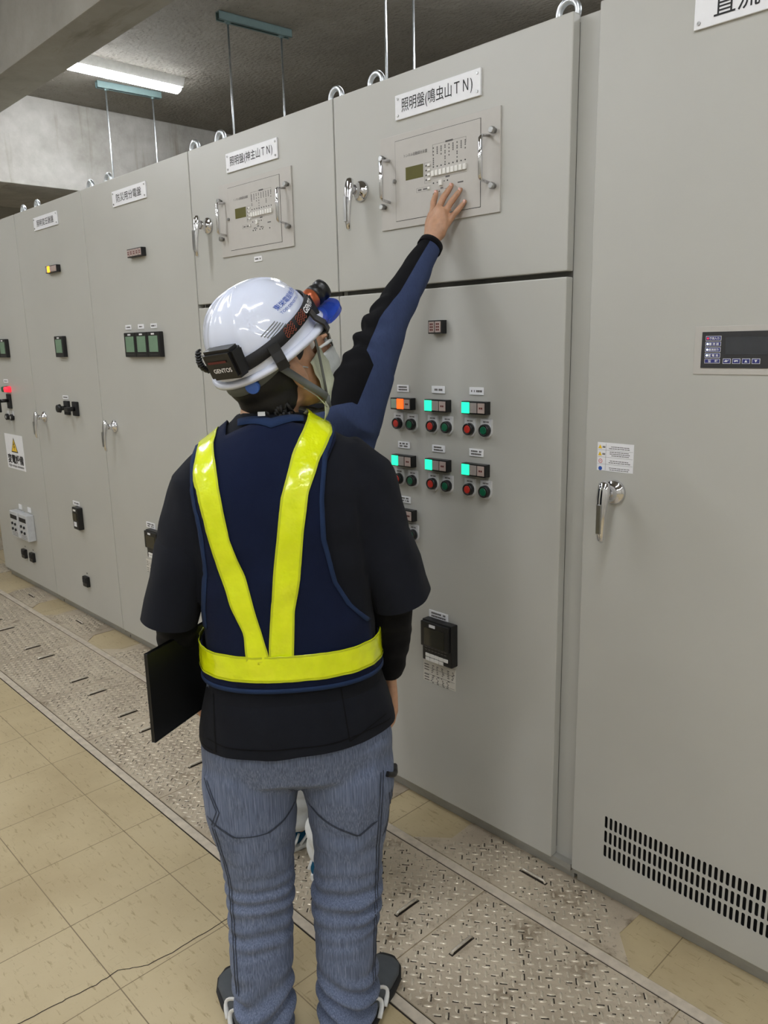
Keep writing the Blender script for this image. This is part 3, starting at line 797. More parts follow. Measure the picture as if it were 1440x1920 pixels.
# emergency distribution cabinet
c = Cab(xs[2], xs[3], 'grey electrical cabinet with three green-faced meters side by side')
c.body(xs[2]+.001, xs[3]-.001); c.door(xs[2]+G, xs[3]-G, BASE, TOP)
c.nameplate(-3.386, 2.21, '防災用分電盤', tw=.235, th=.036)
c.eyebolt(-3.76); c.eyebolt(-2.97)
q = c.indicator(-3.347, 1.963, ['lens_off']*5, 5, .0262)
c.indicator_marks(-3.347, 1.963, .022, [(k-2)*.0262 for k in range(5)], 2, q)
c.meter_small(-3.352, 1.566, 3)
for x in (-3.505, -3.381, -3.262): c.tagplate(x, 1.646, .056, .021, 1)
c.handle(-3.746, 1.17)
c.power_meter(-3.395, .622, .128, .14); c.tagplate(-3.455, .706, .085, .028, 2); c.sheet(-3.468, .49, .14, .068)
c.nfb(-3.355, .244)
# smaller lighting cabinet
c = Cab(xs[3], xs[4], 'grey electrical cabinet with upper control panel, left of the raised arm')
c.body(xs[3]+.001, xs[4]-.001)
c.door(xs[3]+G, xs[4]-G, 1.7175, TOP, 'upper_door'); c.door(xs[3]+G, xs[4]-G, BASE, 1.7035, 'lower_door')
c.nameplate(-2.452, 2.208, '照明盤(神主山ＴＮ)', tw=.262, th=.038)
c.eyebolt(-2.78); c.eyebolt(-2.09)
c.dimming_panel(-2.449, 2.011); c.handle(-2.765, 2.01)
c.tagplate(-2.444, 1.859, .047, .018, 1)
c.power_meter(-2.45, .612)
# tall lighting cabinet the workers stand at
c = Cab(xs[4], xs[5], 'grey electrical cabinet with lit green lamps and rows of push buttons')
c.body(xs[4]+.001, xs[5]-.001)
c.door(xs[4]+G, -1.136, 1.7175, TOP, 'upper_door'); c.door(xs[4]+G, -1.136, BASE, 1.7035, 'lower_door')
c.nameplate(-1.567, 2.211, '照明盤(鳴虫山ＴＮ)', tw=.262, th=.042)
c.eyebolt(-1.90); c.eyebolt(-1.21)
c.dimming_panel(-1.567, 2.011); c.handle(-1.882, 2.01)
q = c.indicator(-1.5615, 1.593, ['lens_off', 'lens_off'], 2, .0245, .034); c.indicator_marks(-1.5615, 1.593, .022, (-.012, .012), 3, q)
for r, (zl, zi, zb) in enumerate(((1.412, 1.366, 1.304), (1.236, 1.188, 1.128), (1.061, 1.015, .953))):
    for k, xc in enumerate((-1.716, -1.570, -1.424)):
        if r == 2 and k > 0: continue
        c.tagplate(xc+.002, zl, .051, .021, 2 if not (r == 0 and k > 0) else 1)
        cells = ['lens_on_green', 'lens_grey', 'lens_off']
        if r == 0 and k == 0: cells = ['lens_green', 'lens_on_red', 'lens_off']
        xi = (-1.707, -1.562, -1.417)[k]
        q = c.indicator(xi, zi, cells, 3, .028)
        c.indicator_marks(xi, zi, .022, (.028,), 1, q)
        c.button(xi-.026, zb, 'btnred'); c.button(xi+.033, zb, 'btngreen')
c.power_meter(-1.556, .624, .124, .138); c.tagplate(-1.573, .703, .08, .026, 2); c.sheet(-1.572, .503, .138, .072)
# vented cabinet on the right
c = Cab(xs[5], xs[6], 'plain grey electrical cabinet with slotted vent, nearest on the right')
c.body(xs[5]+.001, xs[6])
dx0, dx1 = -1.0665, xs[6]-G
cu = bpy.data.curves.new('t', 'CURVE'); cu.dimensions = '2D'; cu.fill_mode = 'BOTH'; cu.extrude = .001
def spline(pts):
    sp = cu.splines.new('POLY'); sp.points.add(len(pts)-1)
    for p_, (x, y) in zip(sp.points, pts): p_.co = (x, y, 0, 1)
    sp.use_cyclic_u = True
e = .0035
spline([(dx0+e, BASE+e), (dx1-e, BASE+e), (dx1-e, TOP-e), (dx0+e, TOP-e)])
for k in range(48):
    x = -.9625+k*.01435
    for zc in (.257, .213, .169):
        w_ = .0043; h_ = .0185
        spline([(x+w_*math.cos(a), zc+(h_-w_)+w_*math.sin(a)) for a in [PI*j/6 for j in range(7)]]+[(x-w_*math.cos(a), zc-(h_-w_)-w_*math.sin(a)) for a in [PI*j/6 for j in range(7)]])
o = bpy.data.objects.new('t', cu); COL.objects.link(o); me = bpy.data.meshes.new_from_object(o.evaluated_get(DG())); bpy.data.objects.remove(o)
b = bmesh.new(); b.from_mesh(me); bpy.data.meshes.remove(me)
for v in b.verts: v.co = Vector((v.co.x, .001-v.co.z, v.co.y))
m = MB(); m.add(b)
for bx in ((dx0, dx0+.006, BASE, TOP), (dx1-.006, dx1, BASE, TOP), (dx0, dx1, BASE, BASE+.006), (dx0, dx1, TOP-.006, TOP)):
    m.box(bx[0], bx[1], .0004, .029, bx[2], bx[3], .003)
m.build('door', 'paint', c.root)
MB().box(dx0+.03, dx1-.03, .012, .02, .12, .30).build('vent_dark_backing', 'dark', c.root)  # dark sheet added as the shade of the interior behind the slots
c.nameplate(-.68, 2.2115, '直流電源盤', .318, .072, .235, .046)
c.handle(-.980, 1.175)
c.eyebolt(-.98); c.eyebolt(-.26)
dp = MB().box(-.797, -.42, -.002, 0, 1.468, 1.572, .0008).build('display_panel', 'paint_panel', c.root)
MB().box(-.780, -.435, -.0032, -.0015, 1.482, 1.560).build('panel_face', 'dispblack', dp)
MB().box(-.727, -.50, -.0037, -.003, 1.511, 1.548).build('panel_screen', 'screengrey', dp)
for k, (txt, led) in enumerate((('交流入力', 'lens_on_pink'), ('整 流 器', 'led_white'), ('直流出力', 'led_white'), ('蓄 電 池', 'led_white'), ('警　報', None))):
    z = 1.546-k*.0122; x0_, x1_ = -.7715, -.7375
    MB().box(x0_, x1_, -.0036, -.0028, z-.0050, z+.0050).build('status_frame', 'white', dp)
    MB().box(x0_+.0008, x1_-.0008, -.0040, -.0034, z-.0042, z+.0042).build('status_field', 'navykey', dp)
    m = MB(); text_fit(m, txt, on_front(-.7525, z, .0042), .022, .0055, .02); m.build('status_lettering', 'white', dp, fixn=False)
    if led: MB().cyl((-.7665, -.0046, z), (-.7665, -.0038, z), .0021, n=12).build('status_led', led, dp)
for k in range(4):
    x = -.7225+k*.0206
    MB().box(x-.0085, x+.0085, -.0036, -.0028, 1.4915, 1.5025).build('key_frame', 'white', dp)
    q = MB().box(x-.0076, x+.0076, -.0040, -.0034, 1.4924, 1.5016).build('panel_key', 'navykey', dp)
    m = MB()
    pts = {0: [(-.006, -.001), (.0, -.002), (.006, .003), (.001, .001), (-.001, .003)], 1: [(-.005, .001), (-.002, .002), (.004, .002), (.003, -.002), (.001, .0), (-.003, -.002)],
           2: [(-.003, -.0025), (.003, -.0025), (0, .003)], 3: [(-.003, .0025), (0, -.003), (.003, .0025)]}[k]
    m.face([m.bm.verts.new((x+a_, -.0043, 1.497+b_)) for a_, b_ in pts]); m.build('key_symbol', 'white', dp, fixn=False)
st = MB().box(-1.031, -.932, -.0008, 0, 1.226, 1.297).build('caution_sticker', 'white', c.root)
m = MB()
for k in range(3): m.box(-1.029, -.934, -.0011, -.0007, 1.278-k*.0177, 1.2784-k*.0177)
m.box(-1.0075, -1.0071, -.0011, -.0007, 1.228, 1.295)
for k in range(4):
    z = 1.287-k*.0177
    for r in range(2 if k != 1 else 3):
        x = -1.0+rnd.uniform(0, .012)
        while x < -.945:
            ww = rnd.uniform(.003, .008); m.box(x, x+ww*.8, -.0011, -.0007, z-.004+r*.0045-.001, z-.004+r*.0045+.0006); x += ww
    if k < 2: m.box(-1.0165, -1.0135, -.0011, -.0007, z-.0035, z+.001).box(-1.0125, -1.0095, -.0011, -.0007, z-.0035, z+.001)
m.build('sticker_print', 'greyink', st)
m = MB()
for k in range(2):
    z = 1.286-k*.0177; m.face([m.bm.verts.new((-1.0235+a_, -.0012, z+b_)) for a_, b_ in ((-.0055, -.0045), (.0055, -.0045), (0, .0055))])
m.build('warning_triangle', 'yellow', st, fixn=False)
m = MB().cyl((-1.0215, -.0009, 1.2315), (-1.0215, -.0012, 1.2315), .0052, n=20); m.build('mandatory_disc', 'blueink', st)
MB().torus((-1.0215, -.0010, 1.250), (1, 0, 0), (0, 0, 1), .0048, .0006, 20, 6).box(-1.0235, -1.0195, -.0014, -.0008, 1.2495, 1.2507).build('prohibition_ring', 'redink', st)

# ------------------------------------------------------------------ the two workers
class Frame:
    """upright frame at a person's feet: a to the right, b forward, z up"""
    def __init__(s, x, y, yaw):
        s.O = Vector((x, y, 0)); s.b = Vector((math.cos(yaw), math.sin(yaw), 0)); s.a = Vector((s.b.y, -s.b.x, 0))
    def w(s, a, b, z): return s.O+s.a*a+s.b*b+Vector((0, 0, z))
    def d(s, a, b, z): return s.a*a+s.b*b+Vector((0, 0, z))
    def loc(s, p):
        q = p-s.O; return (q.dot(s.a), q.dot(s.b), q.z)
class HeadF:
    """head frame: r to the right ear, f to the nose, u to the crown"""
    def __init__(s, c, yaw_vec, right_vec, pitch, roll=0, k=1.0):
        s.k = k
        h = yaw_vec.normalized(); up = Vector((0, 0, 1))
        s.f = (h*math.cos(pitch)+up*math.sin(pitch)).normalized()
        s.r = right_vec.normalized(); s.u = s.r.cross(s.f).normalized()
        if roll:
            q = Matrix.Rotation(roll, 3, s.f); s.r = q @ s.r; s.u = q @ s.u
        s.c = c
    def w(s, r, f, u): return s.c+(s.r*r+s.f*f+s.u*u)*s.k
    @property
    def ax(s): return (s.r, s.f, s.u)
def ering(F, z, aL, aR, bc, rb, n=40, ex=2.3, tilt=0.0):
    c = (aL+aR)/2; ra = (aR-aL)/2; out = []
    for k in range(n):
        t = 2*PI*k/n; ct, st = math.cos(t), math.sin(t)
        x = math.copysign(abs(ct)**(2/ex), ct); y = math.copysign(abs(st)**(2/ex), st)
        out.append(F.w(c+ra*x, bc+rb*y, z+tilt*y))
    return out
def add_head(m, H):
    """skull, jaw, nose, ears, lips and brow, to be fused into one surface"""
    m.ellip(H.w(0, -.012, .045), (.075, .094, .088), H.ax)
    secs = [(-.118, .058, .020, .016), (-.108, .052, .034, .034), (-.085, .040, .050, .052), (-.055, .030, .060, .064), (-.02, .022, .066, .072), (.02, .016, .070, .078), (.06, .006, .071, .084)]
    rings = []
    for u, fc, rr, rf in secs:
        rings.append([H.w(rr*math.cos(2*PI*k/28), fc+rf*math.sin(2*PI*k/28), u) for k in range(28)])
    m.ring_loft(rings)
    m.loft([(H.w(0, .088, .016), .008), (H.w(0, .100, .0), .009), (H.w(0, .110, -.018), .012), (H.w(0, .104, -.031), .013)], 14)
    for s_ in (-1, 1):
        m.ellip(H.w(.011*s_, .099, -.030), (.009, .011, .008), H.ax, 12, 8)
        m.ellip(H.w(.081*s_, -.008, -.008), (.010, .019, .032), (H.r, (H.f*.95-H.u*.2).normalized(), H.u), 16, 10)
        m.ellip(H.w(.079*s_, -.003, -.034), (.007, .010, .012), H.ax, 12, 8)
        m.ellip(H.w(.034*s_, .080, .030), (.028, .012, .008), H.ax, 14, 8)
        m.ellip(H.w(.036*s_, .066, -.022), (.020, .016, .018), H.ax, 14, 8)
    m.ellip(H.w(0, .092, -.060), (.024, .010, .006), H.ax, 16, 8)
    m.ellip(H.w(0, .090, -.069), (.021, .010, .007), H.ax, 16, 8)
def add_hand(m, wrist, fwd, back, side, curl, scale=1.0, thumb_in=.3, spread=.10):
    """palm with four unequal fingers and a thumb leaving its side. fwd = wrist to knuckles, back = back of the hand, side = towards the thumb"""
    f, n, t = fwd.normalized(), back.normalized(), side.normalized(); S = scale
    P = lambda x, y, z: wrist+(t*x+f*y+n*z)*S
    for x, r in ((.028, .0125), (.009, .013), (-.010, .0128), (-.027, .0115)):
        m.loft([(P(x*.55, -.012, 0), .014*S), (P(x*.8, .035, .001), (r+.002)*S), (P(x, .082, .002), r*S)], 12)
    m.ellip(P(.002, .045, -.003), (.038*S, .045*S, .013*S), (t, f, n), 18, 10)
    for i, (x, ln) in enumerate(((.028, .072), (.009, .080), (-.010, .074), (-.028, .058))):
        sp = (.028-x)/.056-.5
        d0 = (f - t*sp*2*spread*1.2).normalized(); p = P(x, .080, .002); path = [(p, .0098*S)]
        ang = 0
        for j, fr in enumerate((.45, .30, .25)):
            ang += curl[j]; d = (d0*math.cos(ang)-n*math.sin(ang)).normalized(); p = p+d*ln*fr*S
            path.append((p, (.0092, .0082, .0062)[j]*S))
        m.loft(path, 12); m.ellip(path[-1][0], (.0062*S,)*3, None, 10, 8)
        for q, r in path[:-1]: m.ellip(q, (r*1.06,)*3, None, 10, 8)
    b0 = P(.022, .012, -.004); b1 = P(.044, .042, -.008-.02*thumb_in); b2 = P(.052, .068, -.014-.035*thumb_in); b3 = P(.050, .090, -.018-.05*thumb_in)
    m.loft([(b0, .013*S), (b1, .0125*S), (b2, .0105*S), (b3, .0075*S)], 12); m.ellip(b3, (.0075*S,)*3, None, 10, 8)
def wrinkle(me, fn):
    me.update()
    nv = [v.normal.copy() for v in me.vertices]
    for v, n in zip(me.vertices, nv): v.co += n*fn(v.co)
    me.update()
def nz(x, y, z): return noise.noise(Vector((x, y, z)))

# ======== worker in the vest, back to the camera
P1 = Frame(-1.27, -.79, math.atan2(.602, -.799))
W = P1.w
B1 = W(-.036, .0, 1.562)                       # middle of the helmet rim
yaw1 = math.radians(52)
hv = P1.d(math.sin(yaw1), math.cos(yaw1), 0); hr = P1.d(math.cos(yaw1), -math.sin(yaw1), 0)
HB = HeadF(B1, hv, hr, math.radians(30))
H1 = HeadF(HB.w(0, -.004, -.064), hv, hr, math.radians(30), k=.93)
m = MB(); add_head(m, H1)
m.loft([(H1.w(0, -.028, .0), .056, .06), (H1.w(0, -.028, -.05), .054, .056), (W(-.03, .02, 1.435), .057, .057), (W(-.028, .015, 1.39), .07, .066), (W(-.026, .01, 1.34), .11, .08)], 24)
m.ring_loft([ering(P1, z, l, r, 0, d) for z, l, r, d in ((.72, -.165, .135, .10), (.85, -.155, .125, .095), (1.0, -.15, .118, .095), (1.15, -.165, .128, .10), (1.27, -.165, .13, .096), (1.33, -.13, .095, .075), (1.375, -.09, .05, .06))])
hipz = .70
for s_, c0, pts in ((-1, -.1, ((-.10, 0, .74, .085), (-.112, 0, .60, .075), (-.108, -.005, .43, .055), (-.110, -.02, .30, .052), (-.112, -.05, .12, .036), (-.114, -.055, .05, .034))),
                    (1, .08, ((.075, 0, .74, .085), (.098, 0, .60, .075), (.094, -.005, .43, .055), (.084, -.02, .30, .052), (.080, -.05, .12, .036), (.082, -.055, .05, .034)))):
    m.loft([(W(a, b, z), r) for a, b, z, r in pts], 20)
    toe = (-.17, .07) if s_ < 0 else (.165, .055)
    m.loft([(W(pts[-1][0], -.06, .042), .026, .026), (W((pts[-1][0]+toe[0])/2, 0, .032), .022, .014), (W(toe[0]*.9, toe[1]*.8, .028), .016, .010)], 16)
# arms: shoulder, elbow, wrist
armL = [(W(-.145, 0, 1.300), .040), (W(-.205, -.005, 1.17), .044), (W(-.245, -.005, 1.03), .036), (W(-.262, .08, .91), .032), (W(-.240, .16, .80), .024)]
armR = [(W(.112, 0, 1.305), .040), (W(.172, -.005, 1.17), .044), (W(.208, -.015, 1.03), .036), (W(.212, .03, .92), .032), (W(.210, .07, .812), .024)]
m.loft(armL, 20); m.loft(armR, 20)
add_hand(m, W(-.238, .166, .79), P1.d(.12, .20, -1), P1.d(-1, .3, -.1), P1.d(.3, 1, .1), (.45, .8, .6), .90, .5)
add_hand(m, W(.210, .078, .795), P1.d(.02, .10, -1), P1.d(1, .1, 0), P1.d(-.1, 1, .1), (.25, .35, .3), .92, .2)
me = remesh(m, .0042, 5)
person1 = link_mesh('person', me, 'skin', origin=P1.O)
tag(person1, 'person in a white helmet and navy safety vest with yellow strips, seen from behind', 'person')

# --- shirt
torso_rows = [(.775, -.203, .194, 0, .142), (.79, -.202, .192, 0, .142), (.82, -.199, .187, 0, .141), (.90, -.190, .172, 0, .138), (1.00, -.188, .164, 0, .138), (1.10, -.198, .163, -.003, .138),
              (1.20, -.203, .163, -.006, .137), (1.27, -.203, .163, -.008, .130), (1.325, -.192, .160, -.004, .114), (1.362, -.162, .130, 0, .098), (1.39, -.120, .082, .004, .082), (1.408, -.098, .045, .008, .070)]
mt = MB(); mt.ring_loft([ering(P1, z, l, r, b, d, ex=2.4) for z, l, r, b, d in torso_rows])
bvh_torso = bvh_of(remesh(mt, .009, 3))
m = MB(); m.ring_loft([ering(P1, z, l, r, b, d, ex=2.4) for z, l, r, b, d in torso_rows])
m.loft([(W(-.120, 0, 1.315), .070, .080), (W(-.166, 0, 1.262), .078, .084), (W(-.198, -.004, 1.18), .066, .078), (W(-.226, -.008, 1.09), .058, .074), (W(-.236, -.008, 1.06), .054, .072)], 28, up=P1.a)
m.loft([(W(.09, 0, 1.322), .070, .080), (W(.138, 0, 1.272), .084, .084), (W(.175, -.004, 1.18), .076, .080), (W(.204, -.008, 1.10), .064, .076), (W(.212, -.008, 1.075), .060, .072)], 28, up=P1.a)
m.loft([(W(-.028, .012, 1.385), .085, .075), (W(-.028, .016, 1.418), .068, .064)], 28, up=P1.a)
me = remesh(m, .007, 10)
# open sleeve ends and shirt tail hang free of the arms and hips
m = MB(); tb = bmesh.new(); tb.from_mesh(me); m.add(tb)
m.loft([(W(-.196, -.004, 1.185), .060, .072), (W(-.212, -.006, 1.14), .064, .078), (W(-.232, -.008, 1.08), .060, .078), (W(-.246, -.008, 1.035), .057, .078), (W(-.254, -.008, 1.000), .056, .079)], 40, caps=False, up=P1.a)
m.loft([(W(.172, -.004, 1.19), .066, .072), (W(.188, -.006, 1.145), .071, .079), (W(.206, -.008, 1.09), .069, .079), (W(.221, -.008, 1.045), .066, .080), (W(.232, -.008, 1.015), .064, .081)], 40, caps=False, up=P1.a)
tail = []
for z, l, r, b, d in ((.86, -.196, .180, 0, .137), (.83, -.203, .190, 0, .146), (.81, -.207, .197, 0, .150), (.785, -.211, .202, 0, .153), (.765, -.214, .206, 0, .154), (.746, -.216, .208, 0, .155)):
    rr = ering(P1, z, l, r, b, d, n=72, ex=2.3); tail.append([q+Vector((0, 0, (.86-z)/.14*(.012*nz(q.x*7, q.y*7, 2.1)+.010*(q-W(0, 0, 0)).dot(P1.a)/.2))) for q in rr])
m.ring_loft(tail, caps=False)
me = mb_mesh(m)
for q in me.polygons: q.use_smooth = True
def shirt_fold(p):
    a, b, z = P1.loc(p)
    f = .006*nz(a*9, b*9, z*4)+.002*nz(a*24, b*24, z*16)
    if abs(a+.02) > .15 and z < 1.3: f += .005*nz(a*22+z*9, b*14, z*7)       # sleeve folds run down
    if z < .92: f += .011*nz(a*13+3, b*9, z*2.2)*(.92-z)/.2
    f += .0035*nz(a*5+z*14, b*8, z*10-a*9)
    return f
wrinkle(me, shirt_fold)
bvh_shirt = bvh_of(me)
shirt = link_mesh('t_shirt', me, 'tshirt', person1)
# stitched pocket outlines and hem line on the shirt tail
def on_surface(bvh, a, z, off, dirv=None):
    o_ = W(a, -1.0, z); d = P1.b
    h = bvh.ray_cast(o_, d)
    return None if h[0] is None else h[0]+h[1]*off
def strip(bvh, pts, half, off=.0012):
    rows = []
    for (a, z), (a2, z2) in zip(pts, pts[1:]):
        L = max(2, int(math.hypot(a2-a, z2-z)/.008)); dx, dz = a2-a, z2-z; ln = math.hypot(dx, dz)
        for k in range(L+1):
            f = k/L; ca, cz = a+dx*f, z+dz*f; px, pz = -dz/ln*half, dx/ln*half
            q = [on_surface(bvh, ca+s_*px, cz+s_*pz, off) for s_ in (-1, 1)]
            if q[0] and q[1]: rows.append(q)
    return rows
for pts in ([(-.172, .86), (-.172, .745), (-.205, .745)], [(.085, .875), (.098, .765), (.180, .79)], [(-.19, .764), (-.1, .764), (0, .766), (.1, .772), (.19, .774)]):
    r = strip(bvh_shirt, pts, .0012)
    if len(r) > 1: m = MB(); m.grid(r); m.build('pocket_stitching', 'jblack', shirt)
for nm, path in (('undersleeve', armL), ('undersleeve', armR)):
    P = [p for p, r in path]
    m = MB()
    ext = [(P[2]+(P[1]-P[2])*.55, .047), (P[2], .046), (P[3], .042), (P[3]+(P[4]-P[3])*.5, .037), (P[3]+(P[4]-P[3])*.93, .031), (P[4], .030)]
    m.loft(ext, 24)
    me = remesh(m, .005, 2)
    wrinkle(me, lambda p: .004*nz(p.x*14, p.y*14, p.z*40))
    link_mesh(nm, me, 'undersleeve', person1)
# --- vest
ZP = 1.22
def vest_point(a, s, off, bvh):
    """s below 0: straight at the back; above 0: swings over the shoulder"""
    if s <= 0: o_ = W(a, -1.0, ZP+s); d = P1.b
    elif s > .13*PI: o_ = W(a, 1.0, ZP-(s-.13*PI)); d = -P1.b
    else:
        psi = min(s/.13, PI); d = P1.d(0, math.cos(psi), -math.sin(psi))
        o_ = W(a, 0, ZP)-d*1.0
    h = bvh.ray_cast(o_, d)
    if h[0] is None: return None
    n = h[1] if h[1].dot(d) < 0 else -h[1]
    return h[0]+n*off
def interp(tab, z):
    if z <= tab[0][0]: return tab[0][1]
    for (z0, v0), (z1, v1) in zip(tab, tab[1:]):
        if z <= z1: return v0+(v1-v0)*(z-z0)/(z1-z0)
    return tab[-1][1]
def sheet(lo, hi, s0, s1, off, cols, step=.01, bvh=None, wob=0.0, neck=False):
    bvh = bvh or bvh_shirt; rows = []; n = max(2, int((s1-s0)/step))
    for k in range(n+1):
        s = s0+(s1-s0)*k/n
        z = ZP+s
        if s > 0:
            am = (interp(lo, ZP+s*.9)+interp(hi, ZP+s*.9))/2
            q = vest_point(am, s, 0, bvh); z = q.z if q else z
            if s > .13*PI: z = ZP-(s-.13*PI)
        l, h = interp(lo, z), interp(hi, z); row = []
        for j in range(cols+1):
            a = l+(h-l)*j/cols
            q = vest_point(a, s, off+(wob*nz(a*30, s*24, 1.7) if wob else 0), bvh)
            if neck and s > .168 and -.112 < a < .056: q = None
            row.append(q)
        if neck or all(q is not None for q in row): rows.append(row)
    return rows
armL_t = [(.90, -.175), (1.04, -.178), (1.12, -.168), (1.20, -.170), (1.28, -.183), (1.34, -.182), (1.38, -.166)]
armR_t = [(.90, .158), (1.0, .147), (1.05, .108), (1.10, .083), (1.19, .064), (1.265, .063), (1.345, .074), (1.39, .094)]
m = MB()
m.grid(sheet(armL_t, armR_t, -.325, .29, .006, 44, neck=True))
m.grid(sheet(armL_t, [(1.0, -.030), (1.3, -.045), (1.36, -.09)], .29, .725, .006, 16, neck=True))
m.grid(sheet([(1.0, -.022), (1.3, -.010), (1.36, .034)], armR_t, .29, .725, .006, 16, neck=True))
def band(z0, z1, off, nphi=110, a0=-.016, wob=0.0, rows=6, gap=None):
    out = []
    for r in range(rows+1):
        z = z0+(z1-z0)*r/rows; row = []
        for k in range(nphi+1):
            t = 2*PI*k/nphi; d = P1.d(math.cos(t), math.sin(t), 0)
            h = bvh_torso.ray_cast(W(a0, 0, z)+d*.6, -d)
            row.append(h[0]+d*(off+(wob*nz(math.cos(t)*8, math.sin(t)*8, z*30) if wob else 0)))
        out.append(row)
    return out
m.grid(band(.885, .955, .008, rows=8))
me = solidify(mb_mesh(m), .0025, 0)
vest = link_mesh('safety_vest', me, 'vest', person1)
# bound edges
m = MB()
for tab, sg in ((armL_t, 1), (armR_t, -1)):
    lo = [(z, a+sg*.000) for z, a in tab]; hi = [(z, a+sg*.009) for z, a in tab]
    if sg < 0: lo, hi = hi, lo
    m.grid(sheet(lo, hi, -.22, .19, .0088, 2))
m.grid(band(.882, .891, .0105, rows=2))
nl = []
for k in range(25):
    a = -.088+k*(.120/24)
    nl.append([vest_point(a, .150+.014*abs(k-12)/12, .0088, bvh_shirt), vest_point(a, .162+.014*abs(k-12)/12, .0088, bvh_shirt)])
nl = [r for r in nl if r[0] and r[1]]
m.grid(nl)
link_mesh('edge_binding', solidify(mb_mesh(m), .0015, 0), 'piping', vest)
# yellow strips
sLo = [(.92, -.094), (1.005, -.097), (1.068, -.119), (1.13, -.136), (1.206, -.153), (1.276, -.165), (1.325, -.174), (1.385, -.166)]
sLi = [(.92, -.048), (.965, -.054), (1.041, -.072), (1.119, -.087), (1.196, -.113), (1.285, -.126), (1.354, -.134), (1.40, -.125)]
sRi = [(.92, -.054), (.967, -.053), (1.047, -.046), (1.12, -.037), (1.199, -.026), (1.269, -.015), (1.348, .010), (1.40, .040)]
sRo = [(.92, -.004), (.963, -.006), (1.048, .0), (1.115, .013), (1.208, .024), (1.278, .035), (1.339, .058), (1.39, .085)]
def reflective(rows, name='reflective_strip'):
    m = MB(); m.grid(rows); o = link_mesh(name, solidify(mb_mesh(m), .0015, 0), 'fluo', vest)
    return o
def edge_rows(rows, off=.0011):
    out = []
    for cols in ((0, 1), (-2, -1)):
        out.append([[r[cols[0]], r[cols[1]]] for r in rows])
    return out
def shift(rows, d):
    return [[p+d for p in r] for r in rows]
for lo, hi in ((sLo, sLi), (sRi, sRo)):
    rows = sheet(lo, hi, -.275, .40, .0100, 12, .008, wob=.0022)
    reflective(rows)
    m = MB()
    for er in edge_rows(rows): m.grid(shift(er, P1.d(0, -.0014, .0006)))
    m.build('strip_edge', 'fluoedge', vest)
rows = band(.906, .960, .0125, wob=.0025, rows=8, nphi=140)
reflective(rows)
m = MB()
for r in (rows[0], rows[-1]):
    m.grid([[p+(p-W(-.016, 0, p.z))*.008 for p in r], [p+(p-W(-.016, 0, p.z))*.008+Vector((0, 0, .004 if r is rows[0] else -.004)) for p in r]])
m.build('strip_edge', 'fluoedge', vest)
# label tag showing at the neckline
m = MB(); m.box(-.007, .007, -.001, .001, -.004, .004)
q = W(-.045, -.068, 1.424)
m2 = MB(); m2.add(m.bm, Matrix.Translation(q) @ Matrix.Rotation(math.atan2(P1.a.y, P1.a.x), 4, 'Z')); m2.build('collar_tag', 'whitecloth', vest)

# --- trousers
legL = [(.70, -.108, .100, 0), (.660, -.111, .104, 0), (.620, -.113, .104, 0), (.551, -.116, .099, 0), (.473, -.109, .087, -.005), (.394, -.106, .078, -.010), (.319, -.110, .071, -.02), (.243, -.111, .072, -.03), (.194, -.112, .072, -.04), (.156, -.114, .066, -.045), (.112, -.111, .063, -.058), (.064, -.111, .058, -.064), (.022, -.113, .053, -.068)]
legR = [(.70, .098, .100, 0), (.650, .100, .106, 0), (.605, .100, .106, 0), (.529, .101, .094, 0), (.451, .096, .081, -.005), (.371, .094, .076, -.010), (.295, .085, .077, -.02), (.218, .083, .072, -.03), (.154, .083, .069, -.04), (.105, .082, .067, -.05), (.061, .077, .062, -.062), (.020, .075, .056, -.068)]
m = MB()
m.ring_loft([ering(P1, z, l, r, b, d, ex=2.4) for z, l, r, b, d in ((.95, -.175, .15, 0, .115), (.82, -.20, .185, 0, .130), (.72, -.213, .202, -.004, .136), (.66, -.212, .202, -.002, .125), (.625, -.17, .16, 0, .08))])
for leg in (legL, legR):
    m.ring_loft([ering(P1, z, c_-r, c_+r, b, r*1.12 if z > .4 else r*1.06, ex=2.15) for z, c_, r, b in leg])
me = remesh(m, .006, 4)
def denim_fold(p):
    a, b, z = P1.loc(p); s_ = -1 if a < -.008 else 1
    f = .004*nz(a*12, b*12, z*7)+.003*nz(a*30, b*25, z*16)
    # stacked arcs behind the knees
    g = math.exp(-((z-.325)/.075)**2)
    arc = z+((a-s_*.097)**2)*2.2+.012*nz(a*9, b*9, z*5)
    f += .0085*g*math.sin(arc*170+2*nz(a*7, b*7, z*9))*(.6+.7*nz(a*8, b*8, z*14))
    # bunched cloth over the shoes
    g2 = 1/(1+math.exp((z-.135)/.018))
    arc2 = z+s_*(a-s_*.097)*.42+.02*nz(a*10, b*10, z*8)
    f += .013*g2*math.sin(arc2*125+s_)
    f += .004*math.exp(-((z-.50)/.06)**2)*nz(a*26, b*20, z*34)
    return f
wrinkle(me, denim_fold)
bvh_tr = bvh_of(me)
trousers = link_mesh('work_trousers', me, 'denim', person1)
m = MB()
for pts in ([(-.205, .575), (-.15, .545), (-.08, .548), (-.02, .578)], [(.01, .575), (.06, .545), (.11, .520), (.15, .545)], [(-.206, .66), (-.182, .60), (-.196, .56)],
            [(.165, .66), (.158, .55), (.152, .42), (.146, .30), (.14, .2), (.135, .12)], [(-.03, .645), (-.008, .60)], [(.185, .60), (.190, .545), (.168, .49)], [(-.195, .555), (-.172, .42), (-.17, .28), (-.168, .15)]):
    for dx in (0, .006):
        r = strip(bvh_tr, [(a+dx, z) for a, z in pts], .0011)
        if len(r) > 1: m.grid(r)
m.build('trouser_seams', 'seam', trousers)
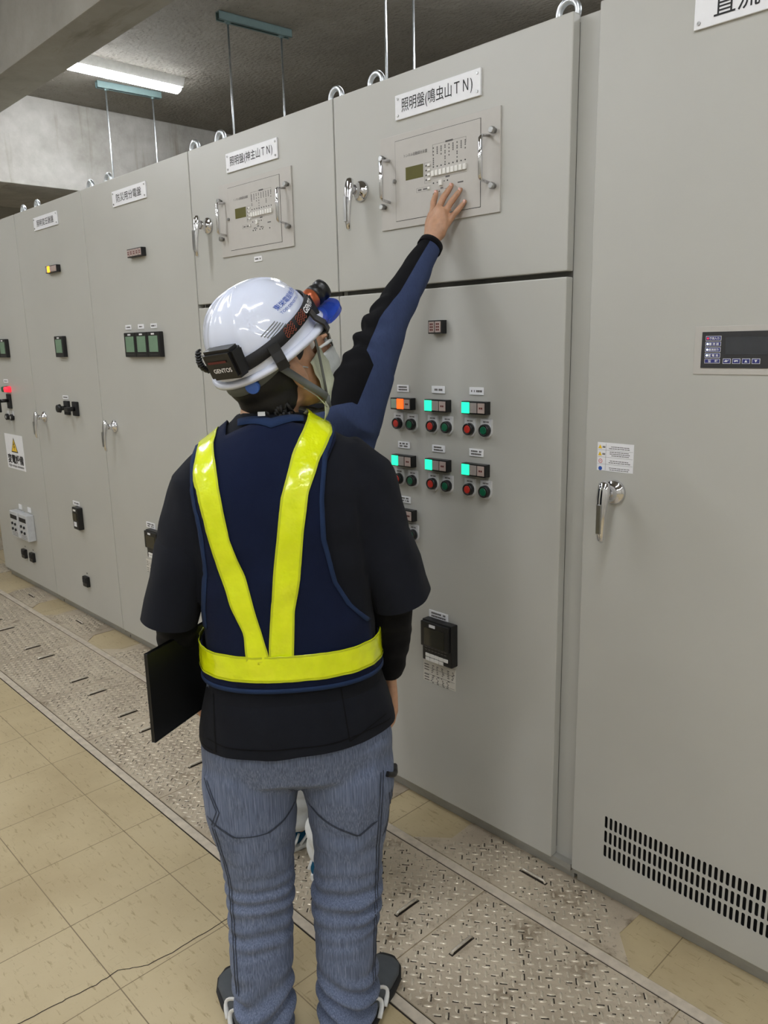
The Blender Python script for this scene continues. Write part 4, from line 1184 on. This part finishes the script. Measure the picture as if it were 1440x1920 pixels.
# zipped pocket on the right hip
zq = [on_surface(bvh_tr, .178+k*.0035, .648-k*.0030, .003) for k in range(8)]; zq = [q for q in zq if q]
m = MB(); m.loft([(q, .006) for q in zq], 10); m.build('pocket_zip', 'black', trousers)

# --- shoes
def shoe(F, heel, toe, wid, parent, upper, label, sole='sole', trim='shoewhite'):
    h, t = F.w(*heel, 0), F.w(*toe, 0); d = (t-h); L = d.length; d.normalize(); s_ = Vector((d.y, -d.x, 0))
    prof = [(0, .60, .060), (.06, .74, .072), (.22, .82, .078), (.42, .84, .070), (.62, .98, .056), (.80, 1.0, .044), (.93, .80, .036), (1.0, .42, .026)]
    rings = []
    for f, wr, hh in prof:
        r = []
        for k in range(24):
            a = 2*PI*k/24; x = math.cos(a); y = math.sin(a)
            r.append(h+d*(L*f)+s_*(wid/2*wr*math.copysign(abs(x)**.8, x))+Vector((0, 0, .016+(hh-.016)*(.5+.5*math.copysign(abs(y)**.75, y)))))
        rings.append(r)
    o = MB().ring_loft(rings).build('shoe', upper, parent)
    rings = []
    for f, wr, hh in [(-.02, .55, 0), (.05, .80, 0), (.22, .92, 0), (.45, .94, 0), (.64, 1.08, 0), (.82, 1.08, 0), (.95, .86, 0), (1.03, .42, 0)]:
        r = []
        for k in range(24):
            a = 2*PI*k/24; x = math.cos(a); y = math.sin(a)
            r.append(h+d*(L*f)+s_*(wid/2*wr*math.copysign(abs(x)**.7, x))+Vector((0, 0, .013+.012*math.copysign(abs(y)**.4, y))))
        rings.append(r)
    MB().ring_loft(rings).build('shoe_sole', sole, o)
    return o, h, d, s_, L
def shoe_loop(o, h, d, s_, L, wid, sg):
    m = MB()
    for f0 in (.28, .42):
        path = []
        for k in range(9):
            u = k/8; f = f0+.10*math.sin(u*PI); z = .024+.045*u
            path.append((h+d*(L*f)+s_*(sg*wid/2*(.99-.40*u*u))+Vector((0, 0, z)), .0035, .006))
        m.loft(path, 8)
    m.build('shoe_lacing', 'shoewhite', o)
for heel, toe, sg in (((-.118, -.115), (-.197, .125), -1), ((.072, -.118), (.190, .105), 1)):
    o, h, d, s_, L = shoe(P1, heel, toe, .102, person1, 'shoegrey', '')
    shoe_loop(o, h, d, s_, L, .102, sg)

# --- hair
m = MB()
m.ellip(H1.w(0, -.032, .02), (.078, .082, .078), H1.ax)
m.ellip(H1.w(0, -.050, -.035), (.068, .058, .052), H1.ax)
for s_ in (-1, 1): m.ellip(H1.w(.066*s_, .018, .040), (.012, .026, .028), H1.ax, 16, 10)
me = remesh(m, .005, 3)
hair_m = MB(); tb = bmesh.new(); tb.from_mesh(me); hair_m.add(tb)
for k in range(70):
    an = rnd.uniform(-1.45, 1.45); base = H1.w(.066*math.sin(an), -.052-.052*math.cos(an), -.058+rnd.uniform(-.012, .02))
    tip = base-H1.u*rnd.uniform(.018, .036)+H1.r*rnd.uniform(-.008, .008)+H1.f*rnd.uniform(-.008, .006)
    hair_m.loft([(base, .006), ((base+tip)/2-H1.f*.003, .0038), (tip, .0006)], 6)
hair = hair_m.build('hair', 'hair', person1)

# --- helmet
def helmet_shape(H, az, el, grow=0.0, detail=True):
    """point of the shell: az from the front, el from rim (0) to crown (pi/2)"""
    ce, se = math.cos(el)**.82 if el < PI/2-1e-6 else 0.0, math.sin(el)
    f = math.cos(az); r = math.sin(az)
    LF = .118 if f > 0 else .118
    p = Vector((.100*r*ce, LF*f*ce, .115*se))
    d = 0.0
    if detail:
        # shallow oval panel pressed into each side, and ribs down the back
        q = ((p.y-.020)/.078)**2+((p.z-.064)/.046)**2
        if abs(p.x) > .02: d -= .0035*(1/(1+math.exp((q-1)*16)))
        g = max(0, -f)**2*max(0, min(1, (p.z-.02)/.03))
        d += .003*g*max(0, math.cos(az*9+PI))**3
    n = Vector((p.x/.100**2, p.y/LF**2, p.z/.115**2)).normalized() if p.length else Vector((0, 0, 1))
    return p+n*(grow+d), n
def helmet_w(H, p): return H.w(p.x, p.y, p.z)
def build_helmet(H, parent):
    NA, NE = 120, 44; m = MB(); rows = []
    for j in range(NE):
        el = -.16+(PI/2-.02+.16)*j/(NE-1) if False else (PI/2-.015)*j/(NE-1)
        rows.append([m.bm.verts.new(helmet_w(H, helmet_shape(H, 2*PI*k/NA, el)[0])) for k in range(NA)])
    m.skin(rows, False, True)
    top = m.bm.verts.new(helmet_w(H, Vector((0, 0, .115))))
    for k in range(NA):
        f = m.face([rows[-1][k], rows[-1][(k+1) % NA], top]); f.smooth = True
    # wall below the rim line, deeper at the back
    low = []
    for k in range(NA):
        az = 2*PI*k/NA; p = helmet_shape(H, az, 0)[0]
        low.append(m.bm.verts.new(helmet_w(H, Vector((p.x*1.03, p.y*1.03, -.012-.010*max(0, -math.cos(az)))))))
    m.skin([low, rows[0]], False, True)
    hm = m.build('helmet', 'helmet', parent)
    # rim, running out into the visor at the front
    m = MB(); rings = [[], [], [], []]
    for k in range(NA):
        az = 2*PI*k/NA; p = helmet_shape(H, az, 0)[0]*1.03; f = math.cos(az)
        e = .009+.018*max(0, f)**2; z = -.012-.010*max(0, -f)
        dirx = Vector((p.x, p.y, 0)).normalized()
        for j, (ee, dz) in enumerate(((0, .004), (e, -.002), (e, -.009), (-.004, -.005))):
            rings[j].append(H.w(p.x+dirx.x*ee, p.y+dirx.y*ee, z+dz))
    vr = [[m.bm.verts.new(q) for q in r] for r in rings]; vr.append(vr[0]); m.skin(vr, False, True)
    m.build('rim', 'brim', hm)
    # clear blue visor in front of the rim
    m = MB(); top_, bot_ = [], []
    for k in range(31):
        az = -.95+1.9*k/30; p = helmet_shape(H, az, 0)[0]*1.03; f = math.cos(az); dirx = Vector((p.x, p.y, 0)).normalized()
        e0 = .016*f; e1 = .012+.052*max(0, math.cos(az*1.45))**.7
        top_.append([H.w(p.x+dirx.x*ee, p.y+dirx.y*ee, -.0085-ee*.02) for ee in (e0, (e0+e1)/2, e1)])
        bot_.append([H.w(p.x+dirx.x*ee, p.y+dirx.y*ee, -.0150-ee*.02-.004*(ee/.06)) for ee in (e0, (e0+e1)/2, e1)])
    m.grid(top_); m.grid(bot_); m.grid([[a[-1], b[-1]] for a, b in zip(top_, bot_)])
    m.build('visor', 'visor', hm)
    return hm
helmet1 = build_helmet(HB, person1)
def on_helmet(az0, el0, off, H=HB, slope=0.0):
    def place(u, v):
        el = el0+v/.150; az = az0+u/(.118*max(.35, math.cos(el)))
        p, n = helmet_shape(H, az, el, off); return helmet_w(H, p)
    return place
# azimuth grows towards the right ear; the right side faces the camera, so lettering runs to the front
def flip(fn): return lambda u, v: fn(-u, v)
m = MB(); text_fit(m, '東栄電設株式会社', flip(on_helmet(.96, .60, .0012)), .118, .0175, .003); m.build('helmet_lettering', 'blueink', helmet1, fixn=False)
m = MB(); text_fit(m, 'TOEI DENSETSU CO.,LTD', flip(on_helmet(.96, .475, .0012)), .118, .0085, .0); m.build('helmet_lettering', 'blueink', helmet1, fixn=False)
m = MB()
for k in range(6):
    rows = []
    for q in range(9):
        u = -.020+.040*q/8
        rows.append([flip(on_helmet(1.80, .30, .001))(u+k*.0045-.011, -k*.0052+.013+e_+u*.35) for e_ in (-.0012, .0012)])
    m.grid(rows)
m.build('vent_mark', 'greystrap', helmet1)
# head-lamp strap around the shell
def strap_ring(lo, hi, off, az0=0, az1=2*PI, n=110):
    rows = []
    for k in range(n+1):
        az = az0+(az1-az0)*k/n; f = math.cos(az)
        base = .19+.10*f*1.0 if f > 0 else .19+.16*f
        row = []
        for e_ in (lo, (lo+hi)/2, hi):
            el = base+e_
            if el >= 0: p, nn = helmet_shape(HB, az, el, off, False)
            else:
                p = helmet_shape(HB, az, 0, off, False)[0]; p = Vector((p.x, p.y, el*.15))
            row.append(helmet_w(HB, p))
        rows.append(row)
    return rows
m = MB(); m.grid(strap_ring(-.10, .10, .005)); strap = link_mesh('headlamp_strap', solidify(mb_mesh(m), .003, 0), 'blackm', helmet1)
m = MB()
text_fit(m, 'GENTOS', lambda u, v: helmet_w(HB, helmet_shape(HB, .86-u/.115, .250+v/.15, .0078, False)[0]), .066, .016, .03)
m.build('strap_lettering', 'white', helmet1, fixn=False)
for (a0, a1, e0, e1) in ((1.16, 1.42, 1, 1), (1.50, 1.72, 1, 1)):
    m = MB()
    for q in range(4):
        path = []
        for k in range(10):
            az = a0+(a1-a0)*k/9; base = .19+.10*math.cos(az) if math.cos(az) > 0 else .19+.16*math.cos(az)
            el = base+.07-.04*q+.022*math.sin(k*1.9+q)
            path.append((helmet_w(HB, helmet_shape(HB, az, max(.0, el), .0075, False)[0]), .0007))
        m.loft(path, 5)
    m.build('strap_pattern', 'leaf_orange', helmet1)
# clips that hook the strap to the rim
for az in (1.02, 1.98, -1.02, -2.0):
    f = math.cos(az); p = helmet_shape(HB, az, 0, 0, False)[0]*1.03; dirx = Vector((p.x, p.y, 0)).normalized(); tx = Vector((-dirx.y, dirx.x, 0))
    e = .012+.024*max(0, f)**2; z = -.012-.010*max(0, -f)
    prof = [(.006, .035), (.010, .02), (e+.004, .004), (e+.005, -.013), (-.004, -.014)]
    rows = [[H_ for H_ in [HB.w(*(p+dirx*x+tx*t_+Vector((0, 0, z+y)))) for t_ in (-.011, -.005, .005, .011)]] for x, y in prof]
    m = MB(); m.grid(rows, False); link_mesh('strap_clip', solidify(mb_mesh(m), .004, 1), 'black', helmet1)
# battery case at the back, lamp at the front
def head_box(H, c, sx, sy, sz, bev, fwd, tilt=0):
    t = bmesh.new(); bmesh.ops.create_cube(t, size=1)
    for v in t.verts: v.co = Vector((v.co.x*sx, v.co.y*sy, v.co.z*sz))
    bmesh.ops.bevel(t, geom=list(t.edges), offset=bev, segments=2, affect='EDGES')
    f = (H.r*fwd[0]+H.f*fwd[1]+H.u*fwd[2]).normalized(); r = f.cross(H.u).normalized(); u = r.cross(f)
    c = H.w(*c); return t, Matrix(((r.x, f.x, u.x, c.x), (r.y, f.y, u.y, c.y), (r.z, f.z, u.z, c.z), (0, 0, 0, 1)))
BDIR = (.18, -1, .08)
t, mat = head_box(HB, (.032, -.116, .022), .080, .034, .058, .006, BDIR)
bc = MB(); bc.add(t, mat)
t, mat2 = head_box(HB, (.032, -.110, .022), .064, .046, .046, .006, BDIR); bc.add(t, mat2)
bc.build('battery_case', 'black', helmet1)
m = MB(); text_fit(m, 'GENTOS', lambda u, v: mat @ Vector((-u-.004, .0185, v-.008)), .048, .0085, .02); m.build('case_lettering', 'white', helmet1, fixn=False)
m = MB()
for (x0_, x1_, z0_, z1_) in ((-.022, .026, .006, .0105),):
    q = [mat @ Vector((x, .0184, z)) for x, z in ((x0_, z0_), (x1_, z0_), (x1_, z1_), (x0_, z1_))]; m.face([m.bm.verts.new(v) for v in q])
m.build('case_mark', 'redmark', helmet1, fixn=False)
m = MB(); path = []
for k in range(60):
    a = k*1.15; u = k/59
    c_ = HB.w(-.032+.008*math.sin(u*3), -.120-.014*math.sin(u*PI), .050-.045*u)
    path.append((c_+HB.r*.0045*math.cos(a)+HB.f*.0045*math.sin(a), .0026))
m.loft(path, 6); m.build('coiled_lead', 'black', helmet1)
lp = helmet_shape(HB, .14, .10, .012, False)[0]; lf = Vector((.03, .98, .05)).normalized()
L0 = HB.w(*lp); ld = (HB.r*lf.x+HB.f*lf.y+HB.u*lf.z).normalized()
m = MB(); m.loft([(L0-ld*.012, .021), (L0+ld*.012, .0215), (L0+ld*.016, .019)], 24); m.build('lamp_housing', 'orange', helmet1)
m = MB(); m.loft([(L0+ld*.014, .018), (L0+ld*.018, .0215), (L0+ld*.026, .0215), (L0+ld*.028, .0195), (L0+ld*.036, .0195), (L0+ld*.038, .0215), (L0+ld*.048, .0215), (L0+ld*.05, .017)], 26); m.build('lamp_bezel', 'black', helmet1)
t, mat3 = head_box(HB, tuple(lp+Vector((0, -.012, -.004))), .06, .016, .05, .004, (.12, 1, .1)); m = MB(); m.add(t, mat3); m.build('lamp_mount', 'blackm', helmet1)
# nape band, ratchet knob and chin strap
def ribbon(pts, wv, thick=.002):
    rows = []
    for i, p in enumerate(pts):
        wd = wv[i] if isinstance(wv, list) else wv
        rows.append([p+wd*.5, p-wd*.5])
    m = MB(); m.grid(rows); return solidify(mb_mesh(m), thick, 0)
pts, wv = [], []
for k in range(41):
    an = PI-1.9+3.8*k/40; s_ = math.sin(an); c_ = math.cos(an)
    pts.append(H1.w(.089*s_, -.020+.098*c_, .050-.028*max(0, -c_)**1.2)); wv.append(H1.u*.024)
link_mesh('nape_band', ribbon(pts, wv, .004), 'greystrap', helmet1)
an = PI-.62; kb = H1.w(.091*math.sin(an), -.020+.100*math.cos(an), .026); kd = (H1.r*math.sin(an)+H1.f*math.cos(an)).normalized()
MB().loft([(kb, .014), (kb+kd*.008, .014), (kb+kd*.010, .012)], 20).build('ratchet_knob', 'blueknob', helmet1)
an2 = PI-.75; kb2 = H1.w(.092*math.sin(an2), -.020+.101*math.cos(an2), .002)
for s_ in (-1, 1):
    a_ = [H1.w(.094*s_, -.058, .052), H1.w(.096*s_, -.036, .015), H1.w(.093*s_, -.008, -.030), H1.w(.084*s_, .022, -.072), H1.w(.074*s_, .036, -.092)]
    link_mesh('chin_strap', ribbon(a_, [(H1.f*.75+H1.u*.45)*.017]*5, .002), 'greystrap', helmet1)
    b_ = [H1.w(.098*s_, .060, .055), H1.w(.091*s_, .056, .01), H1.w(.082*s_, .046, -.045), H1.w(.074*s_, .038, -.090)]
    link_mesh('front_chin_cord', ribbon(b_, [H1.f*.005]*4, .002), 'greystrap', helmet1)
pts = [H1.w(.074, .036, -.092), H1.w(.055, .040, -.125), H1.w(0, .045, -.138), H1.w(-.055, .040, -.125), H1.w(-.074, .036, -.092)]
link_mesh('chin_strap', ribbon(pts, [H1.f*.016]*5, .002), 'greystrap', helmet1)
# --- face mask
def face_mask(H, mat, parent, drop=0.0):
    rows = []
    for j in range(15):
        v = j/14; u = -.005-.128*v; row = []
        for i in range(25):
            x = -1+2*i/24; r = .075*x*(1-.10*v*v)
            f = .096+.026*math.sin(PI*min(1, v*.8+.22))*(1-x*x)-.060*abs(x)**2.6-.028*max(0, v-.65)/.35+.0018*math.sin(v*PI*7)
            row.append(H.w(r, f, u+drop))
        rows.append(row)
    m = MB(); m.grid(rows); o = link_mesh('face_mask', solidify(mb_mesh(m), .0015, 0), mat, parent)
    for s_ in (-1, 1):
        m = MB()
        for u0, u1 in ((-.012, .012), (-.112, -.034)):
            m.loft([(H.w(.070*s_, .028, u0+drop), .0014), (H.w(.077*s_, .012, (u0+u1)/2), .0014), (H.w(.084*s_, -.014, u1), .0014)], 6)
        m.build('ear_loop', 'whitecloth', o)
    return o
face_mask(H1, 'mask2', person1)
for s_ in (-1, 1):
    e = MB().ellip(H1.w(.032*s_, .084, .010), (.0115,)*3, H1.ax, 16, 10).build('eye', 'white', person1)
    MB().ellip(H1.w(.032*s_, .0935, .010), (.0045, .0025, .0045), H1.ax, 12, 8).build('iris', 'ink', e)

# ======== black folder under the left arm
c0 = W(-.298, -.075, .858); along = P1.d(.50, .87, 0).normalized(); upv = Vector((0, 0, 1)); nrm = along.cross(upv)
froot = empty('document_folder', W(-.20, .03, .76))
def slab(c, L, Hh, th, up=upv):
    t = bmesh.new(); bmesh.ops.create_cube(t, size=1)
    for v in t.verts: v.co = c+along*(v.co.x*L+L/2)+up*(v.co.z*Hh)+nrm*(v.co.y*th)
    bmesh.ops.bevel(t, geom=list(t.edges), offset=.001, segments=1, affect='EDGES'); m = MB(); m.add(t); return m
slab(c0+nrm*.003, .31, .192, .002).build('front_cover', 'folder', froot)
slab(c0-nrm*.003, .31, .192, .002).build('back_cover', 'folder', froot)
slab(c0+along*.020, .270, .176, .0038).build('paper_stack', 'paper', froot)
slab(c0-along*.002, .005, .192, .008).build('spine', 'folder', froot)
tag(froot, 'black flat folder held under the left arm of the man in the vest', 'folder')

# ======== worker reaching to the control panel
P2 = Frame(-1.70, -.41, math.radians(84))
W2 = P2.w
H2 = HeadF(Vector((-1.733, -.398, 1.516)), Vector((.10, .99, 0)), Vector((.99, -.10, 0)), math.radians(22))
S2 = Vector((-1.535, -.375, 1.385)); E2 = Vector((-1.512, -.262, 1.605)); WR2 = Vector((-1.524, -.080, 1.808))
m = MB(); add_head(m, H2)
m.loft([(H2.w(0, -.025, .0), .055, .058), (H2.w(0, -.03, -.06), .053, .056), (W2(0, .0, 1.42), .058, .058), (W2(0, -.01, 1.36), .10, .08)], 24)
m.ring_loft([ering(P2, z, l, r, 0, d) for z, l, r, d in ((.78, -.15, .15, .095), (.95, -.135, .135, .09), (1.1, -.145, .145, .095), (1.25, -.165, .165, .10), (1.34, -.165, .165, .085), (1.39, -.10, .10, .06))])
for s_ in (-1, 1):
    m.loft([(W2(.085*s_, 0, .84), .088), (W2(.09*s_, 0, .68), .078), (W2(.09*s_, .01, .46), .056), (W2(.09*s_+(.008 if s_ > 0 else 0), -.005, .28), .05), (W2(.09*s_+(.018 if s_ > 0 else 0), -.03, .08), .036), (W2(.09*s_+(.018 if s_ > 0 else 0), -.03, .04), .034)], 20)
    fx = ((-.09, -.095, -.10) if s_ < 0 else (.108, .083, .062))
    m.loft([(W2(fx[0], -.05, .040), .026, .024), (W2(fx[1], .04, .032), .024, .016), (W2(fx[2], .13, .028), .018, .010)], 16)
m.loft([(Vector((-1.60, -.40, 1.35)), .06), (S2, .052), (E2, .040), (WR2+(E2-WR2)*.3, .034), (WR2, .026), (WR2+(WR2-E2)*.06, .026)], 20)
m.loft([(W2(-.14, 0, 1.325), .042), (W2(-.215, -.01, 1.20), .046), (W2(-.235, -.02, 1.08), .04), (W2(-.235, .03, .95), .034), (W2(-.225, .07, .84), .025)], 20)
add_hand(m, W2(-.225, .075, .825), P2.d(.0, .15, -1), P2.d(-1, 0, 0), P2.d(0, 1, .1), (.25, .35, .3), .95, .2)
# right hand laid on the panel: joints placed one by one
kn = [(Vector((-1.548, -.040, 1.905)), Vector((-1.556, -.030, 1.930)), Vector((-1.558, -.020, 1.948)), Vector((-1.5575, -.0145, 1.960)), .0088),
      (Vector((-1.524, -.047, 1.905)), Vector((-1.515, -.034, 1.938)), Vector((-1.506, -.022, 1.957)), Vector((-1.5015, -.0145, 1.970)), .0090),
      (Vector((-1.503, -.044, 1.894)), Vector((-1.490, -.032, 1.922)), Vector((-1.476, -.021, 1.943)), Vector((-1.4695, -.0145, 1.954)), .0086),
      (Vector((-1.490, -.034, 1.879)), Vector((-1.474, -.024, 1.899)), Vector((-1.462, -.017, 1.913)), Vector((-1.4545, -.0135, 1.922)), .0078)]
for a, b_, c_, d_, r in kn:
    m.loft([(WR2+(a-WR2)*.05, .016), (WR2+(a-WR2)*.55+Vector((0, -.004, 0)), .0145), (a, r*1.28), (a+(b_-a)*.5, r*1.08), (b_, r*1.08), (c_, r*.95), (d_, r*.72)], 12)
    for q, k_ in ((a, 1.25), (b_, 1.1), (c_, .98), (d_, .74)): m.ellip(q, (r*k_,)*3, None, 10, 8)
m.ellip((WR2+kn[1][0]+kn[2][0])/3+Vector((0, .004, 0)), (.034, .014, .048), None, 18, 12)
th = [WR2+Vector((-.018, .010, .012)), Vector((-1.562, -.045, 1.852)), Vector((-1.575, -.030, 1.882)), Vector((-1.578, -.018, 1.905))]
m.loft([(th[0], .014), (th[1], .0125), (th[2], .0105), (th[3], .008)], 12); m.ellip(th[3], (.008,)*3, None, 10, 8)
me = remesh(m, .0036, 4)
person2 = link_mesh('person', me, 'skin2', origin=P2.O)
tag(person2, 'person in a blue and black jacket reaching up to touch the control panel', 'person')
for a, b_, c_, d_, r in kn:
    dr = (d_-c_).normalized()
    MB().ellip(d_+Vector((0, -r*.60, 0))-dr*.001, (r*.52, r*.22, r*.72), None, 12, 8).build('fingernail', 'nail', person2)
# jacket: body and both sleeves fused, black yoke and upper sleeve, blue below
m = MB()
m.ring_loft([ering(P2, z, -r, r, b, d, ex=2.4) for z, r, b, d in ((.80, .185, 0, .135), (.95, .178, 0, .13), (1.1, .180, 0, .13), (1.25, .19, 0, .13), (1.33, .175, 0, .115), (1.385, .13, 0, .09), (1.42, .07, .005, .07))])
sl = [(Vector((-1.60, -.405, 1.335)), .085, .09), (S2+Vector((0, 0, -.02)), .088, .092), (S2+(E2-S2)*.35, .076, .082), (S2+(E2-S2)*.7, .063, .068), (E2, .054, .056), (E2+(WR2-E2)*.33, .049, .050), (E2+(WR2-E2)*.66, .041, .042), (WR2+(E2-WR2)*.06, .033, .033), (WR2+(WR2-E2)*.03, .032, .032)]
m.loft(sl, 30)
m.loft([(W2(.13, -.02, 1.23), .07), (S2+Vector((.005, 0, -.10)), .055), (S2+(E2-S2)*.55+Vector((.03, .0, -.03)), .042)], 20)
m.loft([(W2(-.12, 0, 1.33), .085), (W2(-.185, -.002, 1.27), .082), (W2(-.21, -.005, 1.20), .074), (W2(-.232, -.015, 1.08), .06), (W2(-.235, .03, .95), .05), (W2(-.226, .066, .85), .042)], 26)
me = remesh(m, .006, 4)
axd = (WR2-S2).normalized()
vw = ((S2+WR2)/2-Vector((0.0, -1.738, 1.5535))).normalized()
leftup = vw.cross(axd).normalized()
if leftup.z < 0 and leftup.x > 0: leftup = -leftup
SD = Vector((-.667, -.536, .507)); SIDE = (SD-axd*SD.dot(axd)).normalized()
def jac(p):
    f = .003*nz(p.x*10, p.y*10, p.z*8)
    t = (p-S2).dot(axd)
    if t > -.03 and p.z > 1.33:
        q = (p-S2-axd*t).dot(SIDE)
        g = math.exp(-((t-.19)/.10)**2)
        f += .006*g*max(0, .3+q/.06)*math.sin(t*120+nz(p.x*16, p.y*16, p.z*16)*3.0)
        f += .003*nz(p.x*30, p.y*30, t*12)
    return f
wrinkle(me, jac)
jacket = link_mesh('work_jacket', me, 'jacket', person2)
off2 = ORIG[person2]
at = me.attributes.new('yoke', 'FLOAT', 'POINT'); Lu = (E2-S2).dot(axd); Lf = (WR2-E2).dot(axd)
for v in me.vertices:
    q_ = v.co+off2; t = (q_-S2).dot(axd)
    arm = q_.z > 1.25 and (q_-W2(0, 0, q_.z)).dot(P2.a) > .05
    if arm:
        ctr = S2+axd*t if t < 0 else (S2+(E2-S2)*(t/Lu) if t < Lu else E2+(WR2-E2)*((t-Lu)/Lf))
        thr = -.014+.032*max(0, min(1, (t-.10)/.03))-.014*max(0, min(1, (t-.22)/.1))
        val = min((q_-ctr).dot(SIDE)-thr, (t+.01)*1.0+max(0, (q_-ctr).dot(SIDE))*.6)
    else: val = q_.z-1.345
    at.data[v.index].value = val
m = MB(); m.loft([(WR2+(E2-WR2)*.03, .0345, .0345), (WR2+(WR2-E2)*.035, .0335, .0335)], 28, caps=False)
o = link_mesh('cuff_edge', solidify(mb_mesh(m), .002, 0), 'jblack', jacket)
# open mesh vest worn over the jacket body
m = MB()
m.ring_loft([ering(P2, z, -r, r, b, d, ex=2.4) for z, r, b, d in ((.88, .190, 0, .145), (1.1, .190, 0, .142), (1.22, .186, 0, .142), (1.30, .172, 0, .140), (1.365, .140, 0, .115), (1.40, .085, .004, .096), (1.432, .07, .006, .078))])
link_mesh('mesh_vest', remesh(m, .008, 3), 'jmesh', person2)
m = MB(); m.loft([(W2(0, .0, 1.395), .082, .078), (W2(0, .004, 1.445), .074, .070)], 28, caps=False); link_mesh('jacket_collar', solidify(mb_mesh(m), .006, 0), 'jblue', person2)
# trousers and shoes
m = MB()
m.ring_loft([ering(P2, z, -r, r, 0, d) for z, r, d in ((.98, .155, .11), (.86, .175, .125), (.76, .18, .13), (.70, .175, .12))])
for s_ in (-1, 1):
    m.ring_loft([ering(P2, z, s_*.09-r+(.022*max(0, .6-z)/.5 if s_ > 0 else 0), s_*.09+r+(.022*max(0, .6-z)/.5 if s_ > 0 else 0), b, r*1.1) for z, r, b in ((.76, .088, 0), (.6, .086, 0), (.45, .078, .005), (.30, .074, -.005), (.18, .074, -.015), (.13, .078, -.02), (.10, .072, -.02), (.075, .068, -.02))])
me = remesh(m, .007, 4)
wrinkle(me, lambda p: .004*nz(p.x*9, p.y*9, p.z*22)+(.006*math.sin(p.z*90+3*nz(p.x*6, p.y*6, p.z*4)) if p.z < .2 else 0))
link_mesh('work_trousers', me, 'whitecloth', person2)
for s_ in (-1, 1):
    o, h, d, sd, L = shoe(P2, (-.09, -.085) if s_ < 0 else (.112, -.085), (-.105, .175) if s_ < 0 else (.050, .165), .10, person2, 'shoeblue', '', sole='shoewhite')
    m = MB()
    for f0, f1 in ((.02, .14), (.14, .30), (.30, .46), (.46, .62), (.62, .74)):
        for sg in (-1, 1):
            m.loft([(h+d*(L*f0)+sd*(sg*.10/2*.86)+Vector((0, 0, .026)), .003, .006), (h+d*(L*(f0+f1)/2)+sd*(sg*.10/2*.90)+Vector((0, 0, .045)), .003, .006), (h+d*(L*f1)+sd*(sg*.10/2*.74)+Vector((0, 0, .062)), .003, .006)], 8)
    m.build('shoe_stripes', 'shoewhite', o)
face_mask(H2, 'mask', person2)
m = MB(); m.ellip(H2.w(0, -.022, .052), (.081, .094, .088), H2.ax); m.ellip(H2.w(0, -.045, -.005), (.074, .066, .060), H2.ax)
link_mesh('hair', remesh(m, .006, 3), 'hair', person2)
gl = empty('glasses', tuple(H2.w(0, .10, .012))); gl.parent = person2; gl.location = H2.w(0, .10, .012)-ORIG[person2]
for s_ in (-1, 1):
    m = MB(); rows = []
    for j in range(5):
        v = -1+2*j/4; rows.append([H2.w(s_*(.006+.030*(i/8)*2), .112-.030*(i/8)**2*1.0, .012+.017*v*(1-.25*(i/8)**3)) for i in range(9)])
    m.grid(rows); link_mesh('lens', solidify(mb_mesh(m), .002, 0), 'glassdark', gl)
    m = MB(); m.loft([(H2.w(.066*s_, .083, .016), .004, .007), (H2.w(.077*s_, .060, .016), .004, .006), (H2.w(.083*s_, .0, .014), .0025, .004), (H2.w(.080*s_, -.03, .002), .0025, .004)], 8); m.build('temple_arm', 'shoewhite', gl)
    e = MB().ellip(H2.w(.032*s_, .084, .010), (.0115,)*3, H2.ax, 16, 10).build('eye', 'white', person2)
    MB().ellip(H2.w(.032*s_, .0935, .010), (.0045, .0025, .0045), H2.ax, 12, 8).build('iris', 'ink', e)
